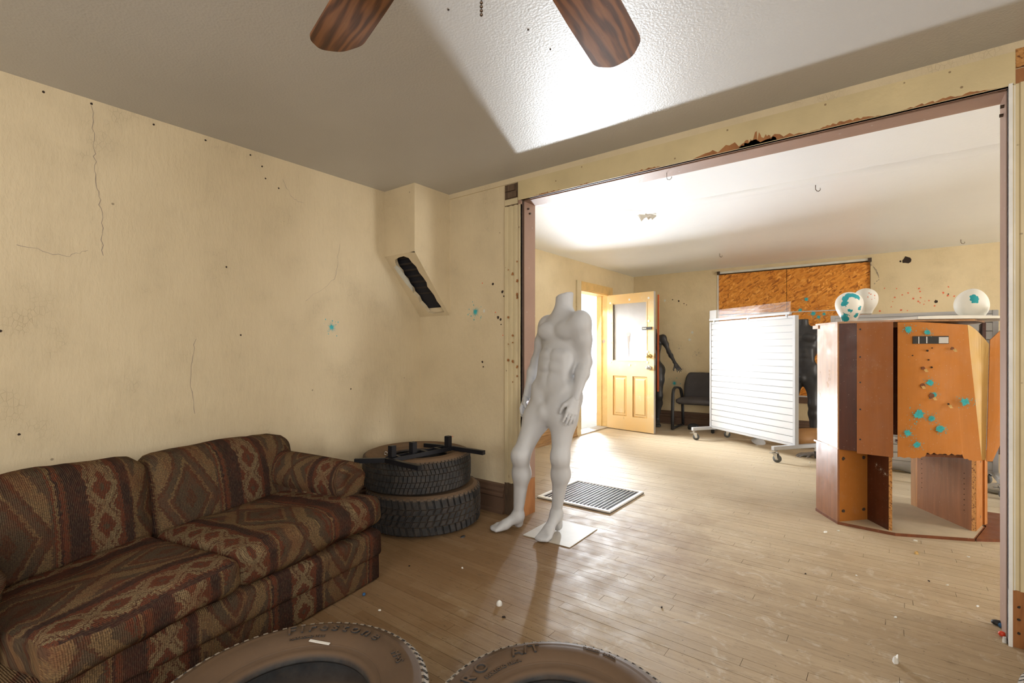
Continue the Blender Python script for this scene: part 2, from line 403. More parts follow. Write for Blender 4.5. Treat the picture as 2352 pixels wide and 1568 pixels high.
class MB:
    def __init__(s): s.v = []; s.f = []
    def add(s, vs, fs):
        b = len(s.v); s.v += [tuple(v) for v in vs]; s.f += [tuple(i + b for i in f) for f in fs]; return s
    def box(s, x0, x1, y0, y1, z0, z1, M=None):
        vs = [Vector(p) for p in ((x0, y0, z0), (x1, y0, z0), (x1, y1, z0), (x0, y1, z0), (x0, y0, z1), (x1, y0, z1), (x1, y1, z1), (x0, y1, z1))]
        if M: vs = [M @ v for v in vs]
        return s.add(vs, [(3, 2, 1, 0), (4, 5, 6, 7), (0, 1, 5, 4), (1, 2, 6, 5), (2, 3, 7, 6), (3, 0, 4, 7)])
    def prism(s, pts, z0, z1):
        a = sum(pts[i][0] * pts[(i + 1) % len(pts)][1] - pts[(i + 1) % len(pts)][0] * pts[i][1] for i in range(len(pts)))
        if a < 0: pts = pts[::-1]
        n = len(pts); vs = [(x, y, z0) for x, y in pts] + [(x, y, z1) for x, y in pts]
        return s.add(vs, [tuple(range(n))[::-1], tuple(range(n, 2 * n))] + [(i, (i + 1) % n, n + (i + 1) % n, n + i) for i in range(n)])
    def extrude(s, prof, o, ax, ay, dv):
        o, ax, ay, dv = map(Vector, (o, ax, ay, dv)); n = len(prof)
        vs = [o + ax * a + ay * b for a, b in prof]; vs += [v + dv for v in vs]
        fs = [tuple(range(n))[::-1], tuple(range(n, 2 * n))] + [(i, (i + 1) % n, n + (i + 1) % n, n + i) for i in range(n)]
        return s.add(vs, fs)
    def cyl(s, a, b, r, r2=None, n=16, caps=True):
        a, b = Vector(a), Vector(b); r2 = r if r2 is None else r2
        q = (b - a).normalized().to_track_quat('Z', 'Y'); X, Y = q @ Vector((1, 0, 0)), q @ Vector((0, 1, 0))
        vs = [a + (X * math.cos(t) + Y * math.sin(t)) * r for t in [2 * PI * i / n for i in range(n)]]
        vs += [b + (X * math.cos(t) + Y * math.sin(t)) * r2 for t in [2 * PI * i / n for i in range(n)]]
        fs = [(i, (i + 1) % n, n + (i + 1) % n, n + i) for i in range(n)]
        if caps: fs += [tuple(range(n))[::-1], tuple(range(n, 2 * n))]
        return s.add(vs, fs)
    def tube(s, pts, rx, ry=None, n=10, up=(0, 0, 1), caps=True):
        ry = rx if ry is None else ry; pts = [Vector(p) for p in pts]; up = Vector(up); m = len(pts); vs = []
        for i, p in enumerate(pts):
            d = (pts[min(i + 1, m - 1)] - pts[max(i - 1, 0)]).normalized()
            X = d.cross(up)
            if X.length < 1e-4: X = d.cross(Vector((0, 1, 0)))
            X.normalize(); Y = X.cross(d)
            a = rx[i] if isinstance(rx, (list, tuple)) else rx; b = ry[i] if isinstance(ry, (list, tuple)) else ry
            vs += [p + X * (math.cos(2 * PI * k / n) * a) + Y * (math.sin(2 * PI * k / n) * b) for k in range(n)]
        fs = [(i * n + k, i * n + (k + 1) % n, (i + 1) * n + (k + 1) % n, (i + 1) * n + k) for i in range(m - 1) for k in range(n)]
        if caps: fs += [tuple(range(n))[::-1], tuple(range((m - 1) * n, m * n))]
        return s.add(vs, fs)
    def lathe(s, prof, c=(0, 0, 0), n=48, closed=False):
        m = len(prof); c = Vector(c)
        vs = [c + Vector((r * math.cos(2 * PI * k / n), r * math.sin(2 * PI * k / n), z)) for r, z in prof for k in range(n)]
        fs = [(i * n + k, i * n + (k + 1) % n, ((i + 1) % m) * n + (k + 1) % n, ((i + 1) % m) * n + k) for i in range(m if closed else m - 1) for k in range(n)]
        return s.add(vs, fs)
    def ball(s, c, r, n=12, m=8):
        c = Vector(c); r = Vector((r, r, r)) if isinstance(r, (int, float)) else Vector(r)
        vs = [c + Vector((r.x * math.sin(PI * i / m) * math.cos(2 * PI * k / n), r.y * math.sin(PI * i / m) * math.sin(2 * PI * k / n), r.z * math.cos(PI * i / m))) for i in range(1, m) for k in range(n)]
        b = len(vs); vs += [c + Vector((0, 0, r.z)), c - Vector((0, 0, r.z))]
        fs = [(i * n + k, (i + 1) * n + k, (i + 1) * n + (k + 1) % n, i * n + (k + 1) % n) for i in range(m - 2) for k in range(n)]
        fs += [(b, k, (k + 1) % n) for k in range(n)] + [((m - 2) * n + (k + 1) % n, (m - 2) * n + k, b + 1) for k in range(n)]
        return s.add(vs, fs)
    def mesh(s, name='mesh', fixn=False):
        me = pyd(s.v, s.f, name)
        if fixn:
            bm = bmesh.new(); bm.from_mesh(me); bmesh.ops.recalc_face_normals(bm, faces=bm.faces); bm.to_mesh(me); bm.free()
        return me
    def build(s, name, mat, parent=None, smooth=False, bevel=0, **props):
        me = s.mesh(name, True)
        if bevel:
            bm = bmesh.new(); bm.from_mesh(me)
            bmesh.ops.bevel(bm, geom=list(bm.edges), offset=bevel, segments=2, affect='EDGES', clamp_overlap=True)
            bm.to_mesh(me); bm.free()
        o = link(name, me, mat, parent, smooth, **props)
        return o
def struct(o): o['kind'] = 'structure'; return o

def splat(name, c, nrm, up, r, mat, parent, n=26, drops=8, seed=0, core=.45):
    """thin paint burst lying on a surface"""
    rd = random.Random(seed * 7919 + 13); nrm = Vector(nrm).normalized(); up = Vector(up); X = up.cross(nrm).normalized(); Y = nrm.cross(X)
    c = Vector(c) + nrm * .0012; vs = [c]; fs = []
    for i in range(2 * n):
        a = PI * i / n; rr = r * (core * rd.uniform(.75, 1.15) if i % 2 else rd.uniform(.45, 1.0))
        vs.append(c + X * math.cos(a) * rr + Y * math.sin(a) * rr)
    fs += [(0, 1 + i, 1 + (i + 1) % (2 * n)) for i in range(2 * n)]
    for k in range(drops):
        a = rd.uniform(0, 2 * PI); d = r * rd.uniform(.8, 1.6); q = c + X * math.cos(a) * d + Y * math.sin(a) * d; s = r * rd.uniform(.03, .09); b = len(vs)
        vs += [q + X * math.cos(t) * s + Y * math.sin(t) * s * 1.4 for t in (0, 1.05, 2.1, 3.14, 4.19, 5.24)]; fs.append(tuple(range(b, b + 6)))
    return link(name, pyd(vs, fs), mat, parent)
def disc(name, c, nrm, r, mat, parent, seed=0, depth=.0015):
    nrm = Vector(nrm).normalized(); q = nrm.to_track_quat('Z', 'Y'); rd = random.Random(seed); n = 10; mb = MB()
    rr = [r * rd.uniform(.75, 1.15) for _ in range(n)]; vs = []
    for d, k in ((-depth, 1), (depth, .9)):
        vs += [Vector(c) + nrm * d + q @ Vector((math.cos(2 * PI * i / n) * rr[i] * k, math.sin(2 * PI * i / n) * rr[i] * k, 0)) for i in range(n)]
    mb.add(vs, [tuple(range(n))[::-1], tuple(range(n, 2 * n))] + [(i, (i + 1) % n, n + (i + 1) % n, n + i) for i in range(n)])
    return mb.build(name, mat, parent)

# ------------------------------------------------------------------ the setting
XL, YO, YB, XLF, YF, CH = -3.135, 2.813, 2.965, -3.42, 7.88, 2.44
JL, JR, HZ0 = -2.064, .392, 2.263
XR, YBK, XRF = 1.75, -2.2, 5.5

floor = struct(MB().box(-3.65, 5.6, -2.3, 8.0, -.05, -.016).build('floor', 'gap'))
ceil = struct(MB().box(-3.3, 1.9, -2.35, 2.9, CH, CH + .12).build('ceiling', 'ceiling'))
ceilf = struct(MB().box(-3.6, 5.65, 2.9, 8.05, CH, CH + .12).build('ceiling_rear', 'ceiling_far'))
wl = struct(MB().box(XL - .2, XL, -2.35, YO + .02, 0, CH).build('wall_left', 'wall'))
wb = struct(MB().box(-3.3, 1.9, YBK - .15, YBK, 0, CH).build('wall_back', 'wall'))
wr = struct(MB().box(XR, XR + .15, -2.35, YO + .02, 0, CH).build('wall_right', 'wall'))
wo = struct(MB().box(XL - .4, JL - .02, YO, YB, 0, CH).box(JR + .02, XRF + .1, YO, YB, 0, CH).box(JL - .02, JR + .02, YO, YB, HZ0 + .02, CH).build('wall_middle', 'wall'))
DY0, DY1, DZ = 6.05, 6.90, 2.035
wlf = struct(MB().box(XLF - .18, XLF, YB - .1, DY0 - .02, 0, CH).box(XLF - .18, XLF, DY1 + .02, YF + .1, 0, CH).box(XLF - .18, XLF, DY0 - .02, DY1 + .02, DZ + .02, CH).build('wall_left_rear', 'wall_far'))
WX0, WX1, WZ0, WZ1 = -2.05, -.165, .555, 2.36
wf = struct(MB().box(XLF - .1, WX0, YF, YF + .15, 0, CH).box(WX1, XRF + .1, YF, YF + .15, 0, CH).box(WX0, WX1, YF, YF + .15, 0, WZ0).box(WX0, WX1, YF, YF + .15, WZ1, CH).build('wall_far', 'wall_far'))
wrf = struct(MB().box(XRF, XRF + .15, YB - .1, YF + .1, 0, CH).build('wall_right_rear', 'wall_far'))

# floor boards: the ones that show largest are parts of their own, the rest one part
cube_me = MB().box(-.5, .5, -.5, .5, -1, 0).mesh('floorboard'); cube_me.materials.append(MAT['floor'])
boards = []; BW = .057
for r in range(int(-2.2 / BW) - 1, int(YF / BW) + 1):
    y0, y1 = r * BW, (r + 1) * BW
    if y0 < -2.2 or y1 > YF: continue
    x = -3.40 - random.uniform(0, 1.2) if y0 > 2.9 else -3.13 - random.uniform(0, 1.2)
    xmin = -3.58 if DY0 < (y0 + y1) / 2 < DY1 else (XLF if y0 > 2.9 else XL); xmax = XRF if y0 > 2.9 else XR
    while x < xmax:
        x2 = x + random.uniform(.55, 1.9); a, b = max(x, xmin), min(x2, xmax)
        if b - a > .03: boards.append((a, b, y0, y1, random.choice((.0008, .0012, .0018, .003)), random.uniform(-.0006, .0004)))
        x = x2
def board_size(bd):
    cx, cy = (bd[0] + bd[1]) / 2, (bd[2] + bd[3]) / 2; best = 0
    for xx in (bd[0], cx, bd[1]):
        D = -xx * math.sin(YAW) * 1.0 * -1 * -1 if False else xx * FWD.x + cy * FWD.y
        if D < .5: continue
        Xc = xx * RGT.x + cy * RGT.y; px = CXP + FPX * Xc / D; py = HZ + FPX * CAMH / D
        if -20 < px < 2372 and py < 1590: best = max(best, (bd[1] - bd[0]) * .057 / D ** 3)
    return best
boards.sort(key=board_size, reverse=True)
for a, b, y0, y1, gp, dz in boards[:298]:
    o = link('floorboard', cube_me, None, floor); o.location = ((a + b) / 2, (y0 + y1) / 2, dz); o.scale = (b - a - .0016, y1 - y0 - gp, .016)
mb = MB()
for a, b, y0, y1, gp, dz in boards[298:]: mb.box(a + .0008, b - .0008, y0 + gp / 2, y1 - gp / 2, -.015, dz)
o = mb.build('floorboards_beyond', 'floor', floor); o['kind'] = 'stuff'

# chase in the corner, with its broken sloping face
cx0, cx1, cy0 = XL, -2.785, 2.445
mb = MB()
def quad(pts): mb.add(pts, [tuple(range(len(pts)))])
zt, zs, ze = CH, 1.93, 1.475
quad([(cx0, cy0, zt), (cx1, cy0, zt), (cx1, cy0, zs), (cx0, cy0, zs)])
quad([(cx1, cy0, zt), (cx1, YO, zt), (cx1, YO, ze), (cx1, cy0, zs)])
# sloping face with a ragged hole
def sl(u, w): return Vector((cx0 + (cx1 - cx0) * u, cy0 + (YO - cy0) * w, zs + (ze - zs) * w))
hole = [(.27, .07), (.44, .045), (.60, .04), (.72, .075), (.74, .14), (.80, .21), (.79, .30), (.83, .38), (.85, .46), (.80, .52), (.83, .58), (.86, .66), (.85, .76), (.88, .83), (.89, .94), (.70, .955), (.50, .955), (.36, .93), (.34, .84), (.28, .76), (.30, .68), (.24, .60), (.27, .54), (.22, .48), (.25, .40), (.20, .33), (.235, .26), (.19, .19), (.22, .12)]
outer = []
for u, w in hole:
    du, dw = u - .5, w - .5; k = .5 / max(abs(du), abs(dw)); outer.append((.5 + du * k, .5 + dw * k))
n = len(hole); vs = [sl(*h) for h in hole] + [sl(*o) for o in outer]
mb.add(vs, [(i, (i + 1) % n, n + (i + 1) % n, n + i) for i in range(n)])
for c_, cor in (((0, 0), 0), ((1, 0), 0), ((1, 1), 0), ((0, 1), 0)):
    best = sorted(range(n), key=lambda i: (outer[i][0] - c_[0]) ** 2 + (outer[i][1] - c_[1]) ** 2)[:2]
    i, j = sorted(best); mb.add([sl(*outer[i]), sl(*outer[j]), sl(*c_)], [(0, 1, 2)])
# thickness of the broken plaster
slope_n = Vector((0, (zs - ze), -(YO - cy0))).normalized() * -1
inn = Vector((0, .022, .02))
mb.add([sl(*h) for h in hole] + [sl(*h) + inn for h in hole], [(i, (i + 1) % n, n + (i + 1) % n, n + i) for i in range(n)])
chase = struct(link('wall_chase', mb.mesh('chase', True), 'wall'))
# lath and dark cavity inside the hole
cav = MB(); cav.add([sl(.02, .02) + Vector((0, .05, .045)), sl(.98, .02) + Vector((0, .05, .045)), sl(.98, .98) + Vector((0, -.0, .06)), sl(.02, .98) + Vector((0, -.0, .06))], [(0, 1, 2, 3)])
cav.build('cavity_back', 'holeblue', chase)
for k in range(9):
    w = .1 + k * .095; p0, p1 = sl(.12, w) + Vector((0, .035, .032)), sl(.93, w) + Vector((0, .035, .032))
    MB().tube([p0, p1], .010, .004, 4, up=(0, 1, 1)).build('lath', 'shadelath', chase)
# peeled plaster flap at the left of the hole
fl = MB(); pts = [(.20, .15), (.27, .22), (.30, .36), (.33, .5), (.27, .56), (.2, .45), (.15, .3), (.12, .17)]
fl.add([sl(*p) - Vector((0, .003, .004)) for p in pts] + [sl(*p) + Vector((0, .003, .004)) for p in pts], [tuple(range(8)), tuple(range(8, 16))[::-1]] + [(i, (i + 1) % 8, 8 + (i + 1) % 8, 8 + i) for i in range(8)])
fl.build('plaster_flap', 'palepaint', chase)

# cased opening
def casing_prof(w):
    f = [(0, 0), (0, .012), (.010, .022), (.030, .022), (.034, .014), (.052, .014), (.056, .022), (.072, .022), (.076, .013), (.094, .013), (.098, .022), (.116, .022), (.12, .014), (.132, .014), (.136, .022), (w, .022), (w, 0)]
    return f
t1 = struct(MB().extrude(casing_prof(.151), (JL - .151, YO, .235), (1, 0, 0), (0, -1, 0), (0, 0, 2.235 - .235)).build('trim_1', 'casing'))
t2 = struct(MB().extrude(casing_prof(.151), (JR + .151, YO, .228), (-1, 0, 0), (0, -1, 0), (0, 0, 2.268 - .228)).build('trim_2', 'casing'))
t3 = struct(MB().box(JL - .02, JR + .02, YO - .022, YO, HZ0, 2.397).build('trim_3', 'header'))
t7 = struct(MB().box(XL, XR, YO - .008, YO, 2.402, CH).build('trim_7', 'wall'))
# stripped corners and plinths
blk = MB().box(JL - .151, JL - .022, YO - .006, YO, 2.24, 2.397).build('stripped_block', 'darkwood', t1)
for k in range(3): MB().box(JL - .148 + k * .004, JL - .03 - k * .012, YO - .012 - .003 * k, YO - .006, 2.246 + k * .05, 2.288 + k * .048).build('lath', 'casing' if k == 0 else 'darkwood', t1)
MB().box(JL - .151, JL - .02, YO - .010, YO, 0, .235).build('bare_plinth', 'darkwood', t1)
MB().box(JR + .022, JR + .151, YO - .006, YO, 2.268, 2.33).build('stripped_block', 'bare', t2)
MB().box(JR + .022, JR + .17, YO - .010, YO, 2.335, 2.41).build('insulation_patch', 'chip', t2)
pl = MB().box(JR + .012, JR + .16, YO - .020, YO, 0, .228).build('bare_plinth', 'bare', t2)
for z in (.06, .115, .165): disc('nail_hole', (JR + .03, YO - .021, z), (0, -1, 0), .0055, 'hole', t2, int(z * 1000))
MB().box(JR, JR + .012, YO - .026, YO, 0, 2.27).build('edge_strip', 'siding', t2)
# jamb boards with the dark pocket-door slot
for nm, xj, s in (('trim_4', JL, 1), ('trim_5', JR, -1)):
    a, b = sorted((xj, xj - s * .02))
    j = struct(MB().box(a, b, YO + .030, YB + .012, .0 if s < 0 else .26, HZ0 + .002).build(nm, 'jamb'))
    MB().box(a, b, YO - .018, YO + .002, .0 if s < 0 else .26, HZ0 + .002).build('jamb_edge', 'jamb' if s > 0 else 'siding', j)
    a2, b2 = sorted((xj - s * .010, xj - s * .02)); MB().box(a2, b2, YO + .002, YO + .030, 0, HZ0).build('pocket_slot', 'hole', j)
    if s > 0: MB().box(a, b, YO - .010, YB + .01, 0, .258).build('bare_jamb_foot', 'bare', j)
    for q in range(2):
        MB().cyl((xj - s * .001, YO + .07 + q * .02, HZ0 - .045 - q * .03), (xj + s * .012, YO + .07 + q * .02, HZ0 - .045 - q * .03), .007, n=8).build('hinge_stub', 'bronze', j)
hd = struct(MB().box(JL, JR, YO + .030, YB + .012, HZ0, HZ0 + .02).build('trim_6', 'jamb'))
MB().box(JL, JR, YO - .018, YO + .006, HZ0, HZ0 + .02).build('header_edge', 'jamb', hd)
MB().box(JL, JR, YO + .006, YO + .030, HZ0 + .010, HZ0 + .02).build('pocket_slot', 'hole', hd)
tube = [(-1.05, YO + .09, HZ0), (-1.05, YO + .09, HZ0 - .03), (-1.045, YO + .09, HZ0 - .042), (-1.032, YO + .09, HZ0 - .046), (-1.022, YO + .09, HZ0 - .04), (-1.02, YO + .09, HZ0 - .03)]
MB().tube(tube, .0016, n=6).build('wire_hook', 'bronze', hd, True)
# rust stains and stripped patches on the left casing
for k in range(16): splat('rust_stain', (JL - .151 + random.choice((.045, .085, .125)), YO - .0225, random.uniform(.9, 1.9)), (0, -1, 0), (0, 0, 1), random.uniform(.008, .02), 'bare', t1, 7, 2, k, .5)
def loss(x0, x1, z0, amp, seed, parent):
    rd = random.Random(seed); n = 26; up_ = [amp * rd.uniform(.15, 1) * math.sin(PI * (i + .5) / (n + 1)) for i in range(n + 1)]; mb = MB()
    vs = [(x0 + (x1 - x0) * i / n, YO - .0228, z0) for i in range(n + 1)] + [(x0 + (x1 - x0) * i / n + rd.uniform(-.004, .004), YO - .0228, z0 + u) for i, u in enumerate(up_)]
    mb.add(vs, [(i, i + 1, n + 2 + i, n + 1 + i) for i in range(n)]); return link('paint_loss', mb.mesh('loss', True), 'bare', parent)
for k, (a_, b_, m_) in enumerate([(-.86, -.30, .045), (-.30, -.02, .022), (-1.30, -1.02, .014), (-1.95, -1.72, .015), (.05, .36, .018), (-.62, -.44, .07), (-1.62, -1.48, .009)]): loss(a_, b_, HZ0 + .001, m_, k + 5, t3)
bp = [(0, 0), (.034, 0), (.034, .018), (.02, .028), (.02, .115), (.031, .125), (.031, .137), (.022, .150), (.026, .165), (.016, .185), (.016, .205), (0, .215)]
bl = struct(MB().extrude(bp, (XL, -2.2, 0), (1, 0, 0), (0, 0, 1), (0, 2.2 + YO, 0)).build('baseboard_left', 'base'))
bo = struct(MB().extrude(bp, (XL, YO, 0), (0, -1, 0), (0, 0, 1), (JL - .151 - XL, 0, 0)).build('baseboard_middle', 'base'))
blf = struct(MB().extrude(bp, (XLF, YB, 0), (1, 0, 0), (0, 0, 1), (0, DY0 - .13 - YB, 0)).build('baseboard_left_rear', 'base_far'))
blf2 = struct(MB().extrude(bp, (XLF, DY1 + .13, 0), (1, 0, 0), (0, 0, 1), (0, YF - DY1 - .13, 0)).build('baseboard_left_corner', 'base'))
bf = struct(MB().extrude(bp, (XLF, YF, 0), (0, -1, 0), (0, 0, 1), (XRF - XLF, 0, 0)).build('baseboard_far', 'base'))

# paint marks and pocks on the near walls
def wall_x(px, py):           # on the near left wall
    t = (px - CXP) / FPX; d = FWD + RGT * t; s = XL / d.x; return at(px, py, s)
def wall_o(px, py, Y=YO):
    t = (px - CXP) / FPX; d = FWD + RGT * t; return at(px, py, Y / d.y)
p = wall_x(761, 751); splat('paint_splat', p, (1, 0, 0), (0, 0, 1), .05, 'teal', wl, 18, 9, 3, .25)
p = wall_o(1092, 716); splat('paint_splat', p, (0, -1, 0), (0, 0, 1), .055, 'teal', wo, 22, 12, 4, .25)
p = wall_o(1112, 714); splat('paint_splat', p, (0, -1, 0), (0, 0, 1), .02, 'palepaint', wo, 12, 6, 5)
for i, (px, py, r) in enumerate([(1132, 652, .011), (1154, 670, .012), (1158, 680, .008), (1144, 729, .013), (1150, 733, .011), (1108, 831, .009), (1110, 842, .007), (1151, 745, .006)]):
    disc('pock_mark', wall_o(px, py), (0, -1, 0), r, 'hole', wo, i)
for i, (px, py) in enumerate([(1138, 717), (1108, 650), (1164, 655), (1040, 1002), (1155, 770)]): disc('paint_speck', wall_o(px, py), (0, -1, 0), .005, 'redpaint', wo, i + 40)
for i, (px, py) in enumerate([(100, 211), (353, 286), (472, 322), (575, 356), (602, 382), (520, 613), (553, 769), (806, 893), (1, 760), (44, 997), (640, 432), (610, 410), (210, 238)]):
    disc('pock_mark', wall_x(px, py), (1, 0, 0), .006, 'hole', wl, i + 60)
# long crack in the left wall
def crack(pts, nrm, parent, w=.0016, seed=0):
    rd = random.Random(seed); mb = MB(); P = []
    for a, b in zip(pts, pts[1:]):
        for k in range(8): P.append(Vector(a).lerp(Vector(b), k / 8) + Vector((0, rd.uniform(-.006, .006), rd.uniform(-.006, .006))))
    nrm = Vector(nrm); vs = []
    for i, q in enumerate(P):
        d = (P[min(i + 1, len(P) - 1)] - P[max(i - 1, 0)]).normalized(); s = d.cross(nrm).normalized() * w * rd.uniform(.4, 1.4)
        vs += [q + nrm * .0009 - s, q + nrm * .0009 + s]
    mb.add(vs, [(2 * i, 2 * i + 1, 2 * i + 3, 2 * i + 2) for i in range(len(P) - 1)])
    return link('crack', mb.mesh(), 'greypaint', parent)
crack([wall_x(212, 245), wall_x(216, 340), wall_x(222, 420), wall_x(234, 500), wall_x(236, 600)], (1, 0, 0), wl, .0012, 1)
crack([wall_x(448, 780), wall_x(436, 860), wall_x(450, 960)], (1, 0, 0), wl, .001, 2)
crack([wall_x(650, 412), wall_x(668, 452), wall_x(700, 470)], (1, 0, 0), wl, .0009, 3)
crack([wall_x(40, 560), wall_x(150, 590), wall_x(210, 570)], (1, 0, 0), wl, .0009, 4)
crack([wall_x(780, 560), wall_x(770, 640), wall_x(690, 700)], (1, 0, 0), wl, .0008, 5)

# old partition scar, cracks and hooks on the far ceiling
rd = random.Random(3); mb = MB(); N_ = 60; vs = []
for i in range(N_ + 1):
    x = -1.72 + (3.0 + 1.72) * i / N_; e = .006 * math.sin(i * 1.7) + rd.uniform(-.006, .006)
    vs += [(x, 4.12 + e, CH), (x, 4.15 + e, CH - .010), (x, 4.27 + e * .6, CH - .012), (x, 4.30 + e, CH)]
mb.add(vs, [(4 * i + j, 4 * i + j + 1, 4 * i + j + 5, 4 * i + j + 4) for i in range(N_) for j in range(3)])
mb.build('patched_strip', 'ceiling_far', ceilf, True)
mb = MB(); vs = []
for i in range(31):
    q = Vector((-1.72, 4.24, CH)).lerp(Vector((-2.75, 3.05, CH)), i / 30); e = rd.uniform(-.006, .006); s = Vector((.755, -.655, 0))
    vs += [q + s * (.045 + e), q + s * .03 + Vector((0, 0, -.007)), q - s * .03 + Vector((0, 0, -.008)), q - s * (.045 - e)]
mb.add(vs, [(4 * i + j, 4 * i + j + 1, 4 * i + j + 5, 4 * i + j + 4) for i in range(30) for j in range(3)])
mb.build('patched_strip', 'ceiling_far', ceilf, True)
def on_ceil(px, py): return at(px, py, (CH - CAMH) * FPX / (HZ - py))
for i in range(7):
    q = on_ceil(1488 + rd.uniform(-14, 14), 492 + rd.uniform(-3, 4)); s = rd.uniform(.02, .05)
    MB().add([q + Vector((-s, -s * .5, -.001)), q + Vector((s, -s * .6, -.002)), q + Vector((s * .8, s * .6, -.012)), q + Vector((-s * .6, s * .7, -rd.uniform(.02, .05)))], [(0, 1, 2), (0, 2, 3)]).build('peeling_flake', 'paper', ceilf)
for px, py in ((2207, 550), (1653, 582), (1873, 425)):
    q = on_ceil(px, py); MB().tube([q + Vector((0, 0, .002)), q + Vector((0, 0, -.03)), q + Vector((.008, 0, -.045)), q + Vector((.022, 0, -.05)), q + Vector((.032, 0, -.04)), q + Vector((.03, 0, -.028))], .0028, n=6).build('ceiling_hook', 'bronze', ceilf, True)
for i, (px, py) in enumerate([(1213, 68), (1264, 113), (1030, 22)]): disc('speck', on_ceil(px, py) - Vector((0, 0, .001)), (0, 0, -1), .004, 'hole', ceil, i)

# boarded shop window in the far wall
win = struct(MB().box(WX0 - .015, WX1 + .015, YF - .014, YF + .02, WZ1, WZ1 + .03).box(WX0 - .012, WX0 + .004, YF - .006, YF + .06, WZ0, WZ1).build('window_1', 'palepaint'))
seamx, seamz = -1.128, 1.735
for a, b, c, d in ((WX0 + .006, seamx - .003, seamz + .008, WZ1 - .012), (seamx + .003, WX1 - .004, seamz + .004, WZ1 - .012), (WX0 + .006, seamx - .003, WZ0 + .006, seamz - .006), (seamx + .003, WX1 - .004, WZ0 + .006, seamz - .006)):
    MB().box(a, b, YF + .022, YF + .036, c, d).build('strand_board_sheet', 'osb', win)
MB().box(WX0 + .5, WX1 - .02, YF + .012, YF + .03, seamz - .006, seamz + .006).build('joint_strip', 'white', win)  # daylight through the sheet joint, put in as a white strip
MB().box(WX0, WX1, YF + .04, YF + .05, WZ0, WZ1).build('backing', 'hole', win)
MB().box(WX0, WX1, YF - .012, YF + .03, WZ0 - .012, WZ0 + .004).build('sill_strip', 'white', win)
MB().box(WX0 - .03, WX1 + .03, YF - .03, YF, WZ0 - .10, WZ0 - .014).build('window_apron', 'base', win)
for px in (1651, 1998):
    q = wall_o(px, 627 if px < 1800 else 596, YF); MB().box(q.x - .02, q.x + .02, YF - .03, YF, q.z - .03, q.z + .02).build('curtain_bracket', 'bronze', win)
for i, (px, py, r) in enumerate([(1852, 687, .05), (1868, 720, .06), (1838, 712, .05), (1893, 721, .04), (1880, 728, .045)]):
    q = wall_o(px, py, YF + .022); splat('paint_splat', q, (0, -1, 0), (0, 0, 1), r, 'teal', win, 18, 6, i + 20, .35)
disc('wall_hole', wall_o(2083, 597, YF), (0, -1, 0), .05, 'hole', wf, 9, .004)
for i in range(26):
    q = wall_o(random.uniform(2015, 2200), random.uniform(655, 716), YF); splat('paint_speck', q, (0, -1, 0), (0, 0, 1), random.uniform(.008, .022), 'redpaint', wf, 7, 3, i + 300, .4)
for i, (px, py, r) in enumerate([(2068, 600, .012), (1559, 691, .016), (1545, 688, .01), (1571, 697, .01), (1577, 700, .008), (2150, 692, .02), (2178, 675, .008)]): disc('pock_mark', wall_o(px, py, YF), (0, -1, 0), r, 'hole', wf, i + 80)
q = wall_o(1549, 880, YF); splat('paint_splat', q, (0, -1, 0), (0, 0, 1), .075, 'teal', wf, 22, 8, 77, .22)
for i, (px, py) in enumerate([(1590, 763), (1584, 780), (1527, 690)]): splat('paint_splat', wall_o(px, py, YF), (0, -1, 0), (0, 0, 1), .035, 'palepaint', wf, 14, 4, 200 + i)
for i, (px, py) in enumerate([(1536, 788), (1560, 800), (1605, 810), (1568, 847), (1600, 815)]): splat('paint_splat', wall_o(px, py, YF), (0, -1, 0), (0, 0, 1), .045, 'greypaint', wf, 18, 14, 220 + i, .08)
crack([wall_o(1998, 606, YF), wall_o(2012, 618, YF), wall_o(2020, 640, YF), wall_o(2006, 655, YF)], (0, -1, 0), wf, .004, 8)

# door opening: jambs, casing, threshold, porch
dj = struct(MB().box(XLF - .19, XLF + .004, DY1, DY1 + .02, -.02, DZ + .02).box(XLF - .19, XLF + .004, DY0 - .02, DY0, -.02, DZ + .02).box(XLF - .19, XLF + .004, DY0, DY1, DZ, DZ + .02).build('trim_8', 'doorjamb'))
MB().box(XLF, XLF + .022, DY0 - .13, DY0 - .012, 0, DZ + .13).build('door_casing', 'casing', dj)
MB().box(XLF, XLF + .022, DY1 + .012, DY1 + .13, 0, DZ + .13).build('door_casing', 'doorjamb', dj)
MB().box(XLF, XLF + .024, DY0 - .012, DY1 + .012, DZ + .012, DZ + .13).build('door_casing', 'doorjamb', dj)
MB().box(XLF - .12, XLF - .10, DY1 - .014, DY1, 0, DZ).build('door_stop', 'doorjamb', dj)
MB().box(XLF - .17, XLF + .015, DY0, DY1, -.016, .016).build('threshold', 'hardboard', dj)
splat('paint_splat', (XLF - .07, DY1 - .001, 1.33), (0, -1, 0), (0, 0, 1), .055, 'greypaint', dj, 20, 6, 400, .4)
for k in range(5): MB().box(XLF - .085 + k * .012, XLF - .083 + k * .012, DY1 - .0012, DY1, 1.30 - .05 - .05 * (k % 3), 1.31).build('paint_run', 'greypaint', dj)
t9 = struct(MB().box(XLF, XLF + .02, 4.75, 4.885, 0, 2.03).build('trim_9', 'casing'))
MB().box(XLF, XLF + .028, 4.745, 4.89, 2.03, 2.175).build('corner_block', 'casing', t9)
ro = MB().lathe([(.055, 0), (.05, .006), (.04, .002), (.03, .008), (.0, .009)], n=24).build('rosette', 'casing', t9, True)
ro.rotation_euler = (0, PI / 2, 0); ro.location = (XLF + .028, 4.817, 2.10)
ground = struct(MB().box(-40, -3.6, -20, 40, -.4, -.14).build('ground_outside', 'concrete'))
porch = struct(MB().box(-4.55, -3.6, 5.0, 8.0, -.14, -.02).build('porch_slab', 'concrete'))
